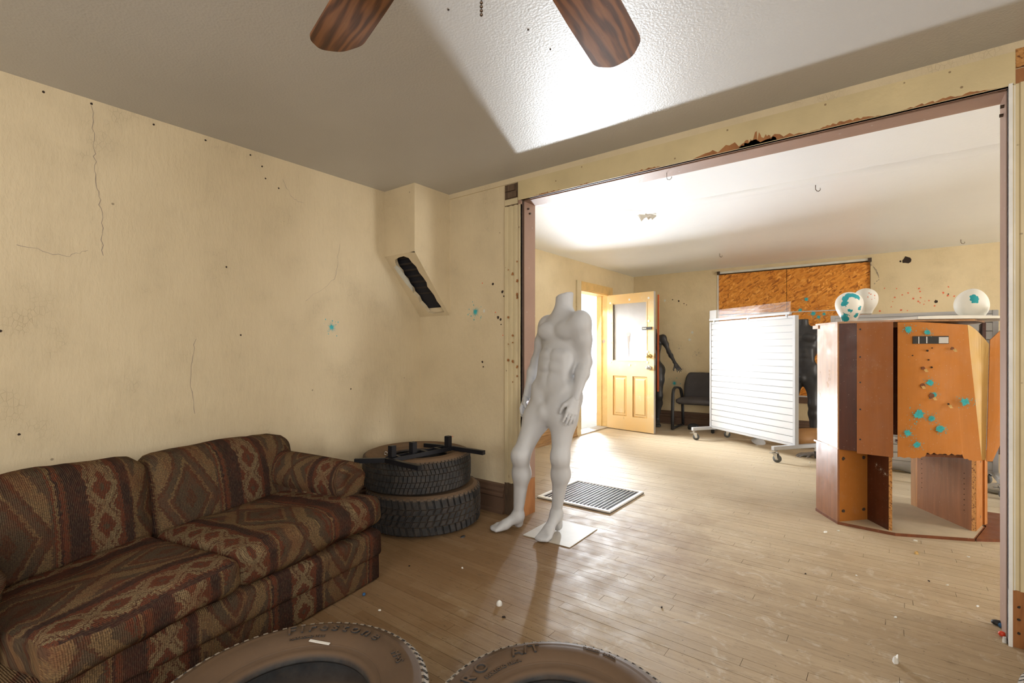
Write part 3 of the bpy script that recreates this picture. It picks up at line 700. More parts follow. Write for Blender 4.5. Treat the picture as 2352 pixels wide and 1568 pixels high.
soff = struct(MB().box(-4.3, -3.6, 4.6, 8.2, 2.28, 2.42).build('porch_soffit', 'siding'))

# ------------------------------------------------------------------ open door
door = struct(thing('door_1', '', 'door', (XLF + .02, DY1 - .005, .012), math.radians(-9.5)))
del door['label'], door['category']
DW, DH, DT = .80, 2.02, .042
st = MB(); st.box(0, .105, -DT, 0, 0, DH).box(DW - .105, DW, -DT, 0, 0, DH).box(.105, DW - .105, -DT, 0, 0, .20).box(.105, DW - .105, -DT, 0, .80, 1.02).box(.105, DW - .105, -DT, 0, DH - .13, DH).box(DW / 2 - .05, DW / 2 + .05, -DT, 0, .20, .80)
st.build('door_frame', 'door', door)
MB().box(DW - .001, DW + .004, -DT, 0, 0, DH).build('door_edge', 'door_edge', door)
for a, b in ((.105, DW / 2 - .05), (DW / 2 + .05, DW - .105)):
    pn = MB(); vs = []
    for ins, dy in ((0, -.020), (.022, -.030), (.034, -.024), (.05, -.036)):
        vs += [(a + ins, dy, .20 + ins), (b - ins, dy, .20 + ins), (b - ins, dy, .80 - ins), (a + ins, dy, .80 - ins)]
    fs = [(4 * k + i, 4 * k + (i + 1) % 4, 4 * k + 4 + (i + 1) % 4, 4 * k + 4 + i) for k in range(3) for i in range(4)] + [(12, 13, 14, 15)]
    pn.add(vs, fs); pn.box(a, b, -.018, -.010, .20, .80); pn.build('door_panel', 'door', door)
MB().box(.10, DW - .10, -.026, -.016, 1.01, DH - .12).build('pane', 'lite', door)
for a in ((.105, .117), (DW - .117, DW - .105)): MB().box(a[0], a[1], -DT - .004, -.02, 1.02, DH - .13).build('glazing_bead', 'bronze' if a[0] < .2 else 'door', door)
for z in ((1.02, 1.034), (DH - .142, DH - .13)): MB().box(.117, DW - .117, -DT - .004, -.02, z[0], z[1]).build('glazing_bead', 'door', door)
for x, z in ((.06, 1.00), (.06, 1.30), (.06, 1.60), (.06, 1.90), (.40, 1.93), (.72, 1.93), (.72, 1.60), (.70, 1.16), (.70, 1.01), (.40, .965)):
    MB().cyl((x, -DT - .005, z), (x, -DT, z), .016, n=14).build('screw_washer', 'whitepaint', door)
for z, m in ((1.10, 'brass'), (.93, 'chrome')):
    k = MB(); k.cyl((.735, -DT, z), (.735, -DT - .012, z), .031, n=20).cyl((.735, -DT - .012, z), (.735, -DT - .04, z), .012, n=12).ball((.735, -DT - .058, z), (.027, .022, .027)); k.build('door_knob' if m == 'brass' else 'lock_rose', m, door, True)
    MB().box(DW + .004, DW + .007, -.034, -.008, z - .035, z + .035).build('latch_plate', 'brass', door)
b = MB().box(.62, .77, -DT - .014, -DT, 1.475, 1.515).build('slide_bolt', 'black_metal', door); MB().box(.63, .69, -DT - .017, -DT - .012, 1.488, 1.502).build('bolt_plate', 'chrome', b)
splat('paint_splat', (.37, -.0275, 1.42), (0, -1, 0), (0, 0, 1), .055, 'greypaint', door, 9, 4, 500, .5)
for k in range(4): MB().box(.35 + k * .013, .353 + k * .013, -.0285, -.0265, 1.39 - (.05, .19, .30, .08)[k], 1.40).build('paint_run', 'greypaint', door)
for z in (.25, 1.0, 1.75): MB().cyl((-.006, .006, z - .045), (-.006, .006, z + .045), .007, n=10).build('hinge', 'bronze', door, True)
o = MB().box(-.012, .012, -.008, .0, 0, 1.40).build('orange_strap', 'orangecloth'); o.location = at(1507, 900, 7.0) + Vector((.0, .08, 0)); o.rotation_euler = (0, .004, -.3)
tag(o, 'long orange strap hanging down behind the edge of the open door', 'strap')

# ------------------------------------------------------------------ continuous bodies: blended distance field -> mesh
class SDF:
    def __init__(s): s.p = []; s.cuts = []
    def ell(s, c, r, axes=None, k=.03):
        s.p.append(('e', np.array(c, float), np.array(r, float), np.array(axes if axes is not None else np.eye(3), float), k)); return s
    def cap(s, a, b, ra, rb=None, k=.03):
        s.p.append(('c', np.array(a, float), np.array(b, float), (ra, ra if rb is None else rb), k)); return s
    def cut(s, c, n): s.cuts.append((np.array(c, float), np.array(n, float) / np.linalg.norm(n))); return s
    def mesh(s, h):
        lo, hi = np.full(3, 1e9), np.full(3, -1e9); bb = []
        for p in s.p:
            if p[0] == 'e': e = np.full(3, max(p[2])); a, b = p[1] - e, p[1] + e
            else: r = max(p[3]); a, b = np.minimum(p[1], p[2]) - r, np.maximum(p[1], p[2]) + r
            m = p[-1] + .02; bb.append((a - m, b + m)); lo = np.minimum(lo, a); hi = np.maximum(hi, b)
        lo -= 3 * h; hi += 3 * h; n = np.ceil((hi - lo) / h).astype(int) + 1
        F = np.full(n, .5, np.float32)
        for p, (a, b) in zip(s.p, bb):
            i0 = np.maximum(((a - lo) / h).astype(int), 0); i1 = np.minimum(((b - lo) / h).astype(int) + 2, n)
            X = np.stack(np.meshgrid(*[lo[i] + h * np.arange(i0[i], i1[i]) for i in range(3)], indexing='ij'), -1)
            if p[0] == 'e':
                q = (X - p[1]) @ p[3].T; k0 = np.linalg.norm(q / p[2], axis=-1); k1 = np.linalg.norm(q / (p[2] ** 2), axis=-1) + 1e-9
                d = k0 * (k0 - 1) / k1
            else:
                ba = p[2] - p[1]; t = np.clip(((X - p[1]) @ ba) / (ba @ ba + 1e-12), 0, 1)
                d = np.linalg.norm(X - p[1] - t[..., None] * ba, axis=-1) - (p[3][0] + (p[3][1] - p[3][0]) * t)
            sl_ = tuple(slice(i0[i], i1[i]) for i in range(3)); A = F[sl_]; k = p[-1]
            hh = np.clip(.5 + .5 * (A - d) / k, 0, 1)
            F[sl_] = A * (1 - hh) + d * hh - k * hh * (1 - hh)
        if s.cuts:
            X = np.stack(np.meshgrid(*[lo[i] + h * np.arange(n[i]) for i in range(3)], indexing='ij'), -1)
            for c, nn in s.cuts: F = np.maximum(F, ((X - c) @ nn).astype(np.float32))
        return surface_nets(F, lo, h)
def surface_nets(F, lo, h):
    nx, ny, nz = F.shape; ins = F < 0
    cnt = np.zeros((nx - 1, ny - 1, nz - 1), np.int16); acc = np.zeros((nx - 1, ny - 1, nz - 1, 3), np.float32)
    sl3 = lambda o: tuple(slice(o[i], F.shape[i] - 1 + o[i]) for i in range(3))
    cor = [(i, j, k) for i in (0, 1) for j in (0, 1) for k in (0, 1)]
    for a in cor:
        for ax in range(3):
            if a[ax]: continue
            b = list(a); b[ax] = 1; fa, fb = F[sl3(a)], F[sl3(b)]
            x = (fa < 0) != (fb < 0); t = np.where(x, fa / np.where(np.abs(fa - fb) < 1e-9, 1, fa - fb), 0)
            cnt += x
            for i in range(3): acc[..., i] += np.where(x, a[i] + (t if i == ax else 0), 0)
    m = cnt > 0; idx = np.full(m.shape, -1, np.int64); idx[m] = np.arange(m.sum())
    g = np.argwhere(m); V = lo + h * (g + acc[m] / cnt[m][:, None])
    faces = []
    for ax in range(3):
        u, v = (ax + 1) % 3, (ax + 2) % 3
        a = [slice(1, -1)] * 3; b = [slice(1, -1)] * 3; a[ax] = slice(0, F.shape[ax] - 1); b[ax] = slice(1, F.shape[ax])
        A, B = ins[tuple(a)], ins[tuple(b)]; e = np.argwhere(A != B); 
        if not len(e): continue
        st = A[tuple(e.T)]; base = e.copy(); base[:, u] += 1; base[:, v] += 1
        def cell(du, dv):
            c = base.copy(); c[:, u] += du; c[:, v] += dv; return idx[tuple(c.T)]
        q = np.stack([cell(-1, -1), cell(0, -1), cell(0, 0), cell(-1, 0)], 1)
        q[~st] = q[~st][:, ::-1]; faces.append(q)
    return V, np.concatenate(faces)
def relax(V, Q, it=8, lam=.5, mu=-.53):
    V = V.astype(np.float64).copy(); A = np.concatenate([Q[:, [0, 1]], Q[:, [1, 2]], Q[:, [2, 3]], Q[:, [3, 0]]]); n = len(V); cnt = np.bincount(A.ravel(), minlength=n)[:, None]
    for i in range(it * 2):
        s = np.stack([np.bincount(A[:, 0], V[A[:, 1], k], n) + np.bincount(A[:, 1], V[A[:, 0], k], n) for k in range(3)], 1); V += (s / np.maximum(cnt, 1) - V) * (lam if i % 2 == 0 else mu)
    return V, Q
def np_mesh(parts, name='body'):
    off = 0; vs, fs = [], []
    for V, Q in parts: vs.append(V); fs.append(Q + off); off += len(V)
    V = np.concatenate(vs).astype(np.float32); Q = np.concatenate(fs).astype(np.int32)
    Q = Q[(Q >= 0).all(1)]
    me = bpy.data.meshes.new(name); me.vertices.add(len(V)); me.vertices.foreach_set('co', V.ravel())
    me.loops.add(Q.size); me.loops.foreach_set('vertex_index', Q.ravel()); me.polygons.add(len(Q))
    me.polygons.foreach_set('loop_start', np.arange(0, Q.size, 4)); me.polygons.foreach_set('use_smooth', np.ones(len(Q), bool))
    me.update(calc_edges=True); me.validate(); return me
nv = lambda v: Vector(v).normalized()
def hand(wrist, d, palm, side, curl=.25, h=.004, sc=1.0, spread=.10, thumb=.5):
    """d: direction to the fingers, palm: palm normal, side: +1/-1 which side the thumb is on (d x palm)"""
    wrist = Vector(wrist); d = nv(d); palm = Vector(palm); palm = (palm - d * palm.dot(d)).normalized(); y = d.cross(palm).normalized() * side
    P = lambda a, b, c: wrist + (d * a + y * b + palm * c) * sc
    s = SDF(); s.cap(P(-.06, .004, 0), P(.005, .012, 0), .023 * sc, .017 * sc, .02); s.cap(P(-.06, -.004, 0), P(.005, -.012, 0), .023 * sc, .017 * sc, .02)
    lens = (.072, .080, .074, .058)
    for i, (b, L_) in enumerate(zip((.031, .010, -.011, -.030), lens)):
        kn = P(.092 - .004 * abs(i - 1), b, 0); s.cap(P(.012, b * .55, 0), kn, .0150 * sc, .0120 * sc, .014)
        ang = 0; q = kn; rad = .0098; out = spread * (1.5 - i)
        for j, f in enumerate((.45, .32, .23)):
            ang += curl * (1.0, 1.3, .9)[j]
            v = d * math.cos(ang) * math.cos(out) + y * math.sin(out) + palm * math.sin(ang); q2 = q + v.normalized() * L_ * f * sc
            s.cap(q, q2, rad * sc, (rad - .0012) * sc, .004); q = q2; rad -= .0012
    t0, t1 = P(.018, .024, .006), P(.052, .052, .018); t2 = t1 + (d * .8 + y * (.7 - thumb) + palm * (.2 + curl)).normalized() * .032 * sc; t3 = t2 + (d * .95 + y * (.1 - .4 * thumb) + palm * (.2 + curl)).normalized() * .026 * sc
    s.cap(t0, t1, .017 * sc, .0130 * sc, .014).cap(t1, t2, .0122 * sc, .0105 * sc, .006).cap(t2, t3, .0105 * sc, .0088 * sc, .004)
    return s.mesh(h)
def figure(J, F, h=.008, male=True, hands=(), m=1.0, neck_tilt=(0, 0, 1), hh=.0045):
    F = nv(F); L = Vector((-F.y, F.x, 0)); Z = Vector((0, 0, 1)); ax = np.array([L, F, Z])
    zp, zc = J['pelvis'].z, J['chest'].z; A, B = J['pelvis'], J['chest']
    def T(l, f, z):
        t = (z - zp) / (zc - zp); c = A.lerp(B, t); return Vector((c.x, c.y, z)) + L * l + F * f
    zz = lambda u: zp + (zc - zp) * u           # 0 pelvis, 1 chest
    s = SDF()
    if male:
        s.ell(T(0, -.005, zz(.98)), (.148 * m, .098 * m, .175), ax, .05)
        for k in (-1, 1):
            s.ell(T(k * .074, .076, zz(1.06)), (.080, .038, .060), ax, .014)
            s.ell(T(k * .115, -.035, zz(.85)), (.055, .075, .16), ax, .05)
            s.ell(T(k * .072, -.062, zz(-.12)), (.086, .085, .105), ax, .05)
            for q in (.62, .42, .22): s.ell(T(k * .032, .084 - .004 * (q < .3), zz(q)), (.027, .020, .031), ax, .007)
            s.cap(T(k * .085, .055, zz(.62)), T(k * .095, .045, zz(.15)), .035, .035, .05)
            s.cap(T(k * .13, .055, zz(.08)), T(k * .035, .088, zz(-.26)), .022, .020, .03)
        s.ell(T(0, .005, zz(.45)), (.122 * m, .084, .15), ax, .05)
        s.ell(T(0, 0, zz(-.02)), (.150 * m, .100, .115), ax, .06)
        s.ell(T(0, .085, zz(-.36)), (.042, .045, .058), ax, .02)
    else:
        s.ell(T(0, 0, zz(1.0)), (.122, .085, .16), ax, .05)
        for k in (-1, 1):
            s.ell(T(k * .066, .070, zz(.95)), (.060, .058, .058), ax, .03)
            s.ell(T(k * .070, -.055, zz(-.15)), (.088, .088, .10), ax, .05)
        s.ell(T(0, 0, zz(.45)), (.098, .073, .15), ax, .06)
        s.ell(T(0, 0, zz(-.05)), (.150, .098, .12), ax, .06)
    for sd in ('R', 'L'):
        sh, el, wr = J['sh' + sd], J['el' + sd], J['wr' + sd]; a = 1.0 if male else .74
        k = -1 if sd == 'R' else 1
        s.cap(J['neck0'] + Z * .0, sh + Z * .012 - L * k * .03, .036 * a, .038 * a, .05)
        s.cap(J['neck0'] - Z * .06, sh - Z * .025 - L * k * .03, .055 * a, .054 * a, .05)
        s.ell(sh - Z * .012, (.058 * a, .060 * a, .075 * a), ax, .045)
        mid = sh.lerp(el, .45); s.cap(sh, mid, .050 * a, .049 * a, .04).cap(mid, el, .048 * a, .037 * a, .04)
        m2 = el.lerp(wr, .3); s.cap(el, m2, .038 * a, .041 * a, .03).cap(m2, wr, .041 * a, .025 * a, .03)
        hp, kn, an = J['hip' + sd], J['kn' + sd], J['an' + sd]
        b = 1.0 if male else .93
        q = hp.lerp(kn, .35)
        s.cap(hp, q, .092 * b, .085 * b, .06).cap(q, kn, .084 * b, .050 * b, .05)
        s.ell(kn + F * .012, (.034 * b, .038 * b, .046 * b), ax, .04)
        calf = kn.lerp(an, .30) - F * .016
        s.cap(kn, calf, .049 * b, .054 * b, .05).cap(calf, an, .053 * b, .031 * b, .05)
        heel, toe = J['heel' + sd], J['toe' + sd]; fd = (toe - heel); fd.z = 0; fd.normalize(); fs_ = Vector((-fd.y, fd.x, 0))
        s.cap(an, heel + Z * .034 + fd * .02, .035 * b, .033 * b, .025)
        inst = an.lerp(toe, .45); inst.z = max(inst.z * .8, .045)
        s.cap(an - Z * .01, inst, .036 * b, .030 * b, .03)
        ball_ = heel.lerp(toe, .70)
        for e in (-1, 1): s.cap(inst - Z * .006 + fs_ * e * .012, ball_ + fs_ * e * .024 + Z * .022, .026, .022, .02)
        for q_, o_ in enumerate((-.034, -.017, 0, .017, .034)):
            tp = toe + fs_ * o_ - fd * (.010 + .012 * abs(q_ - 1.5) * .6); s.cap(ball_ + fs_ * o_ * .9 + Z * .020, tp + Z * .013 - fd * .008, .017, .0125, .008)
    s.cap(J['neck0'] - Z * .03, J['neck1'] + Z * .03, .060 if male else .05, .056 if male else .045, .035)
    s.cut(J['neck1'], neck_tilt)
    parts = [relax(*s.mesh(h), 8)]
    for hd in hands: parts.append(hand(*hd[:4], h=hh, **hd[4]))
    return np_mesh(parts)

# ------------------------------------------------------------------ white mannequin in the opening
F0 = nv((-.15, -1, 0)); Z = Vector((0, 0, 1))
J = dict(pelvis=at(1276, 897, 3.20), chest=at(1293, 768, 3.22), neck0=at(1293, 722, 3.22), neck1=at(1298, 676, 3.22),
         shR=at(1258, 748, 3.35), shL=at(1335, 738, 3.07), elR=at(1233, 830, 3.42), elL=at(1345, 832, 3.12), wrR=at(1208, 915, 3.36), wrL=at(1321, 918, 3.02),
         hipR=at(1253, 915, 3.27), hipL=at(1297, 912, 3.14), knR=at(1196, 1046, 3.14), knL=at(1287, 1050, 3.08), anR=at(1190, 1182, 3.25), anL=at(1278, 1178, 3.17))
J['heelR'] = at(1197, 1212, 1342 / 408); J['toeR'] = at(1124, 1222, 1342 / 418); J['heelL'] = at(1284, 1218, 1342 / 414); J['toeL'] = at(1238, 1249, 1342 / 445)
for k_ in ('heelR', 'toeR', 'heelL', 'toeL'): J[k_].z = .006
L0 = Vector((-F0.y, F0.x, 0))
hR = (J['wrR'], at(1194, 955, 3.31) - J['wrR'], L0 * .8 - F0 * .5, 1, dict(curl=.42, spread=.03))
hL = (J['wrL'], at(1309, 965, 2.97) - J['wrL'], -L0 * .85 - F0 * .4, -1, dict(curl=.14, spread=.03))
me = figure(J, F0, .0075, True, (hR, hL), neck_tilt=(-.28, 0, 1))
mq = thing('mannequin', 'headless white male mannequin standing in the wide opening, one knee bent', 'mannequin', (J['heelL'].x, J['heelL'].y, 0))
b = link('body', me, 'mann', mq); b.matrix_parent_inverse = Matrix.Translation(-mq.location)
mb = MB(); q = J['neck1']; mb.cyl(q + Vector((0, 0, -.004)), q + Vector((-.0005, 0, .0008)), .030, n=20); o = mb.build('neck_socket', 'greypaint', mq); o.matrix_parent_inverse = Matrix.Translation(-mq.location)
o = MB().box(-.172, .172, -.19, .19, .001, .0045).build('hardboard_sheet', 'hardboard'); o.location = (-1.697, 2.742, 0); o.rotation_euler = (0, 0, .03)
tag(o, 'square pale hardboard sheet lying under the white mannequin', 'board')

def stand(loc, rot, sh=.19, hip=.085, H=1.0, arms=None, male=True, feet=(.14, .10)):
    """joints of a plainly standing figure, facing local -y turned by rot"""
    R = Matrix.Rotation(rot, 3, 'Z'); P = lambda l, f, z: Vector(loc) + R @ Vector((l * H, -f * H, z * H))
    d = dict(pelvis=P(0, 0, .93), chest=P(0, -.01, 1.28), neck0=P(0, -.015, 1.41), neck1=P(0, 0, 1.53),
             shR=P(-sh, -.01, 1.39), shL=P(sh, -.01, 1.39), hipR=P(-hip, 0, .87), hipL=P(hip, 0, .87), knR=P(-hip - .02, .03, .48), knL=P(hip + .02, .03, .48),
             anR=P(-feet[0], -.02, .085), anL=P(feet[1], -.02, .085), heelR=P(-feet[0], -.06, .005), toeR=P(-feet[0] - .06, .17, .005), heelL=P(feet[1], -.06, .005), toeL=P(feet[1] + .06, .17, .005))
    A_ = arms or dict(elR=(-.26, -.05, 1.10), wrR=(-.27, .06, .86), elL=(.26, -.05, 1.10), wrL=(.27, .06, .86))
    for k, v in A_.items(): d[k] = P(*v)
    return d, R @ Vector((0, -1, 0)), P
# black female mannequin behind the door
p0 = at(1526, 974, 7.55); p0 = Vector((-2.93, 7.52, 0))
d, Fd, P = stand(p0, .10, .150, .075, 1.0, dict(elR=(-.2, .02, 1.16), wrR=(-.10, .16, .96), elL=(.235, .0, 1.17), wrL=(.365, .10, .98)), False, (.10, .05))
me = figure(d, Fd, .0095, False, ((d['wrL'], P(.46, .17, .86) - d['wrL'], P(-.4, -.6, -.5) - P(0, 0, 0), -1, dict(curl=.10, sc=.9, spread=.16, thumb=-.1)), (d['wrR'], P(-.02, .22, .85) - d['wrR'], Vector((-.3, .8, 0)), 1, dict(curl=.2, sc=.9))), neck_tilt=(0, 0, 1), hh=.0055)
o = thing('mannequin', 'slim black mannequin half hidden behind the open door, one hand held out', 'mannequin', p0); b = link('body', me, 'black_mann', o); b.matrix_parent_inverse = Matrix.Translation(-p0)
# black male mannequin between rack and kiosk
p0 = Vector((-.86, 7.38, 0))
d, Fd, P = stand(p0, -.05, .19, .09, 1.045, None, True)
me = figure(d, Fd, .0095, True, ((d['wrL'], P(.27, .12, .70) - d['wrL'], P(-1, -.4, 0) - P(0, 0, 0), -1, dict(curl=.2)), (d['wrR'], P(-.27, .12, .70) - d['wrR'], P(1, -.4, 0) - P(0, 0, 0), 1, dict(curl=.2))), hh=.0055)
o = thing('mannequin', 'headless muscular black mannequin standing before the boarded window', 'mannequin', p0); b = link('body', me, 'black_mann', o); b.matrix_parent_inverse = Matrix.Translation(-p0)
# dressed figure almost hidden by the right jamb: jeans and sneakers
p0 = Vector((.95, 5.42, 0))
d, Fd, P = stand(p0, -PI / 2 + .25, .18, .09, 1.04, None, True, (.26, .22))
me = figure(d, Fd, .012, True, ((d['wrL'], Vector((0, 0, -1)), Vector((0, 1, 0)), -1, {}), (d['wrR'], Vector((0, 0, -1)), Vector((0, -1, 0)), 1, {})), hh=.006)
dm = thing('dressed_mannequin', 'mannequin in blue jeans and white sneakers just behind the right jamb', 'mannequin', p0); b = link('body', me, 'mann', dm); b.matrix_parent_inverse = Matrix.Translation(-p0)
s = SDF(); ax = np.array([Vector((-Fd.y, Fd.x, 0)), Fd, Vector((0, 0, 1))]); s.ell(d['pelvis'] + Vector((0, 0, .02)), (.172, .125, .13), ax, .05)
for sd in 'RL':
    hp, kn, an = d['hip' + sd], d['kn' + sd], d['an' + sd]; s.cap(hp, kn, .125, .088, .05).cap(kn, an.lerp(kn, .08), .088, .075, .04)
    s.ell(an.lerp(kn, .05), (.085, .085, .03), ax, .02)
s.cut(d['pelvis'] + Vector((0, 0, .10)), (0, 0, 1)); o = link('jeans', np_mesh([s.mesh(.010)]), 'jeans', dm); o.matrix_parent_inverse = Matrix.Translation(-p0)
s = SDF(); s.ell(d['chest'] - Vector((0, 0, .03)), (.19, .14, .25), ax, .06); s.ell(d['pelvis'] + Vector((0, 0, .14)), (.165, .12, .16), ax, .06)
for sd in 'RL': s.cap(d['sh' + sd], d['sh' + sd].lerp(d['el' + sd], .75), .082, .075, .05)
s.cut(d['neck0'] + Vector((0, 0, .02)), (0, 0, 1)); o = link('shirt', np_mesh([s.mesh(.012)]), 'shirt', dm); o.matrix_parent_inverse = Matrix.Translation(-p0)
for sd in 'RL':
    he, to = d['heel' + sd], d['toe' + sd]; fd = (to - he).normalized(); sd_ = Vector((-fd.y, fd.x, 0)); a_ = np.array([fd, sd_, Vector((0, 0, 1))])
    s = SDF(); s.ell(he + fd * .04 + Vector((0, 0, .055)), (.07, .046, .058), a_, .03); s.ell(he.lerp(to, .62) + Vector((0, 0, .045)), (.125, .052, .044), a_, .03); s.ell(he.lerp(to, .35) + Vector((0, 0, .075)), (.09, .040, .05), a_, .03); s.cut(he + Vector((0, 0, .012)), (0, 0, -1))
    sh_ = link('sneaker', np_mesh([s.mesh(.007)]), 'shoe', dm); sh_.matrix_parent_inverse = Matrix.Translation(-p0)
    s = SDF(); s.ell(he + fd * .035 + Vector((0, 0, .016)), (.078, .05, .024), a_, .02); s.ell(he.lerp(to, .62) + Vector((0, 0, .014)), (.135, .056, .022), a_, .02); s.cut(he - Vector((0, 0, .003)), (0, 0, -1))
    so_ = link('sole', np_mesh([s.mesh(.007)]), 'sole', sh_)
    lc = MB()
    for k in range(4):
        c = he.lerp(to, .38 + .10 * k) + Vector((0, 0, .122 - .012 * k)); lc.tube([c - sd_ * .03 - Vector((0, 0, .016)), c, c + sd_ * .03 - Vector((0, 0, .016))], .0035, n=6)
    lc.build('lace', 'foam', sh_, True)

# loose mannequin pieces on the far floor
def yaw_frame(a): return np.array([Vector((math.cos(a), math.sin(a), 0)), Vector((-math.sin(a), math.cos(a), 0)), Vector((0, 0, 1))])
c = Vector((-.70, 7.02, .0)); a_ = yaw_frame(.35); X_ = Vector(a_[0]); s = SDF()
s.ell(c + Vector((0, 0, .125)), (.26, .15, .115), a_, .05).ell(c - X_ * .16 + Vector((0, 0, .11)), (.15, .17, .10), a_, .05).cap(c + X_ * .16 + Vector((0, -.1, .09)), c + X_ * .34 + Vector((0, -.12, .085)), .085, .075, .04)
s.cut(c + X_ * .30, X_).cut((0, 0, .002), (0, 0, -1)); o = thing('torso_form', 'tan torso form lying on the floor behind the slatted rack', 'torso form', c)
b = link('shell', np_mesh([s.mesh(.01)]), 'tan_mann', o); b.matrix_parent_inverse = Matrix.Translation(-c)
mb = MB(); q = c + X_ * .302 + Vector((0, -.118, .087)); mb.cyl(q, q + X_ * .004, .064, n=20); b = mb.build('hollow_end', 'holeblue', o); b.matrix_parent_inverse = Matrix.Translation(-c)
w0 = at(1862, 1040, 5.5); w0.z = .03
me = np_mesh([hand(w0, (-.75, -.45, -.05), (.1, .1, -1), 1, curl=.22, h=.005, spread=.14)]); o = link('mannequin_hand', me, 'silver_mann'); tag(o, 'loose grey mannequin hand lying palm down beside the kiosk', 'mannequin hand')
c = w0 + Vector((.17, -.12, 0)); o = thing('strap_buckle', 'black and white strap bundle on the floor beside the loose grey hand', 'strap', (c.x, c.y, 0))
MB().tube([(-.03, -.05, .012), (0, -.02, .03), (.03, .02, .035), (.02, .07, .012)], .022, .009, 8).build('strap', 'black', o, True)
for k in range(3): MB().box(-.03 + k * .022, -.018 + k * .022, -.02, .03, .035 + .004 * k, .045 + .004 * k).build('white_band', 'white', o)
c = Vector((.10, 6.14, 0)); s = SDF(); s.cap(c + Vector((-.32, .05, .07)), c + Vector((.1, .0, .078)), .055, .068, .03).cap(c + Vector((.1, 0, .078)), c + Vector((.52, .08, .095)), .070, .092, .04); s.cut((0, 0, .002), (0, 0, -1))
o = link('limb_form', np_mesh([s.mesh(.008)]), 'mann'); tag(o, 'loose pale mannequin leg lying on the floor behind the kiosk', 'mannequin leg')
c = at(1742, 1019, 6.25); c.z = 0; o = MB().lathe([(.085, 0), (.08, .004), (.02, .06), (0, .062)], n=20).build('cone_base', 'mann', None, True); o.location = c; o.rotation_euler = (.35, .25, 0); o.location.z = .03
tag(o, 'small pale cone-shaped stand piece under the slatted rack', 'stand')

# ------------------------------------------------------------------ sofa
def puffy(sx, sy, sz, r=.04, puff=(0, 0, .02), seg=14, wob=.006, seed=0, bend=None):
    """cushion: rounded box centred on its base, swelling on each side"""
    bm = bmesh.new(); bmesh.ops.create_cube(bm, size=2.0); bmesh.ops.subdivide_edges(bm, edges=bm.edges[:], cuts=seg, use_grid_fill=True)
    hx, hy, hz = sx / 2, sy / 2, sz / 2
    for v in bm.verts:
        n = v.co.copy(); p = Vector((n.x * hx, n.y * hy, n.z * hz))
        inn = Vector((max(-hx + r, min(hx - r, p.x)), max(-hy + r, min(hy - r, p.y)), max(-hz + r, min(hz - r, p.z))))
        dlt = p - inn
        if dlt.length > 1e-6: p = inn + dlt.normalized() * r
        a, b, c = 1 - n.x ** 2, 1 - n.y ** 2, 1 - n.z ** 2
        p.x += (1 if n.x > 0 else -1) * puff[0] * (b * c if abs(n.x) > .95 else 0); p.y += (1 if n.y > 0 else -1) * puff[1] * (a * c if abs(n.y) > .95 else 0); p.z += (1 if n.z > 0 else -1) * puff[2] * (a * b) * (abs(n.z) > .95)
        w = mnoise.noise_vector(p * 7 + Vector((seed * 3.1, seed, 0))) * wob + mnoise.noise_vector(p * 18 + Vector((seed, 0, 5))) * wob * .4
        v.co = p + w + Vector((0, 0, hz))
        if bend: v.co = bend(v.co)
    me = bpy.data.meshes.new('cushion'); bm.to_mesh(me); bm.free(); return me
def paint_uv(me, fn):
    uv = me.uv_layers.new(name='weave'); N = len(me.loops); vi = np.empty(N, np.int32); me.loops.foreach_get('vertex_index', vi)
    co = np.empty(len(me.vertices) * 3, np.float32); me.vertices.foreach_get('co', co); co = co.reshape(-1, 3)[vi]
    nr = np.empty(len(me.polygons) * 3, np.float32); me.polygons.foreach_get('normal', nr); lt = np.empty(len(me.polygons), np.int32); me.polygons.foreach_get('loop_total', lt); nz = np.repeat(nr.reshape(-1, 3), lt, 0)
    u, v = fn(co[:, 0], co[:, 1], co[:, 2], nz); uv.data.foreach_set('uv', np.stack([u, v], 1).astype(np.float32).ravel())
# local axes: x = along the length to the right arm (0 .. -1.55), y = depth to the back, z up; origin at the right front corner
sofa = thing('sofa', 'low sofa in worn southwestern-pattern upholstery standing along the cream wall', 'sofa', (-2.083, 1.618, 0), math.radians(98.6) - PI / 2 + PI / 2)
# rotated so that local +x points along the sofa towards the camera-far end (the right arm)
ang = math.atan2(.989, -.15); sofa.rotation_euler = (0, 0, ang)
# local +x = (-.15,.989) towards the right end; local +y = (-.989,-.15) towards the wall
SL = 1.56
def cushion(name, cx, cy, z, sx, sy, sz, uvf, rot=(0, 0, 0), parent=sofa, **k):
    me = puffy(sx, sy, sz, **k); paint_uv(me, uvf); o = link(name, me, 'fabric', parent, True); o.location = (cx, cy, z); o.rotation_euler = rot; return o
wrapx = lambda off: (lambda x, y, z, n: (x + off, y - z))        # bands run across the length, over the front edge
cushion('skirt', -SL / 2, .44, .004, SL - .01, .84, .135, wrapx(.10), r=.012, puff=(0, .004, 0), wob=.004, seed=1, seg=20)
cushion('front_rail', -SL / 2, .44, .125, SL, .88, .145, wrapx(.12), r=.035, puff=(.005, .008, 0), wob=.006, seed=2, seg=20)
cushion('seat_cushion', -.385, .31, .262, .78, .64, .158, wrapx(.20), rot=(-.055, -.035, 0), r=.05, puff=(.0, .012, .020), wob=.010, seed=3, seg=18)
cushion('seat_cushion', -1.075, .275, .250, .585, .66, .140, lambda x, y, z, n: (np.where(n[:, 2] > .62, y * 1.0 + .13 + 0 * x, x + .31), np.where(n[:, 2] > .62, x, y - z)), rot=(-.05, -.075, .03), r=.045, puff=(.0, .012, .016), wob=.011, seed=4, seg=18)
def lean(a): return lambda v: Vector((v.x, v.y + a * v.z, v.z))
backuv = lambda off: (lambda x, y, z, n: (x + off, z * .9 - y * .25))
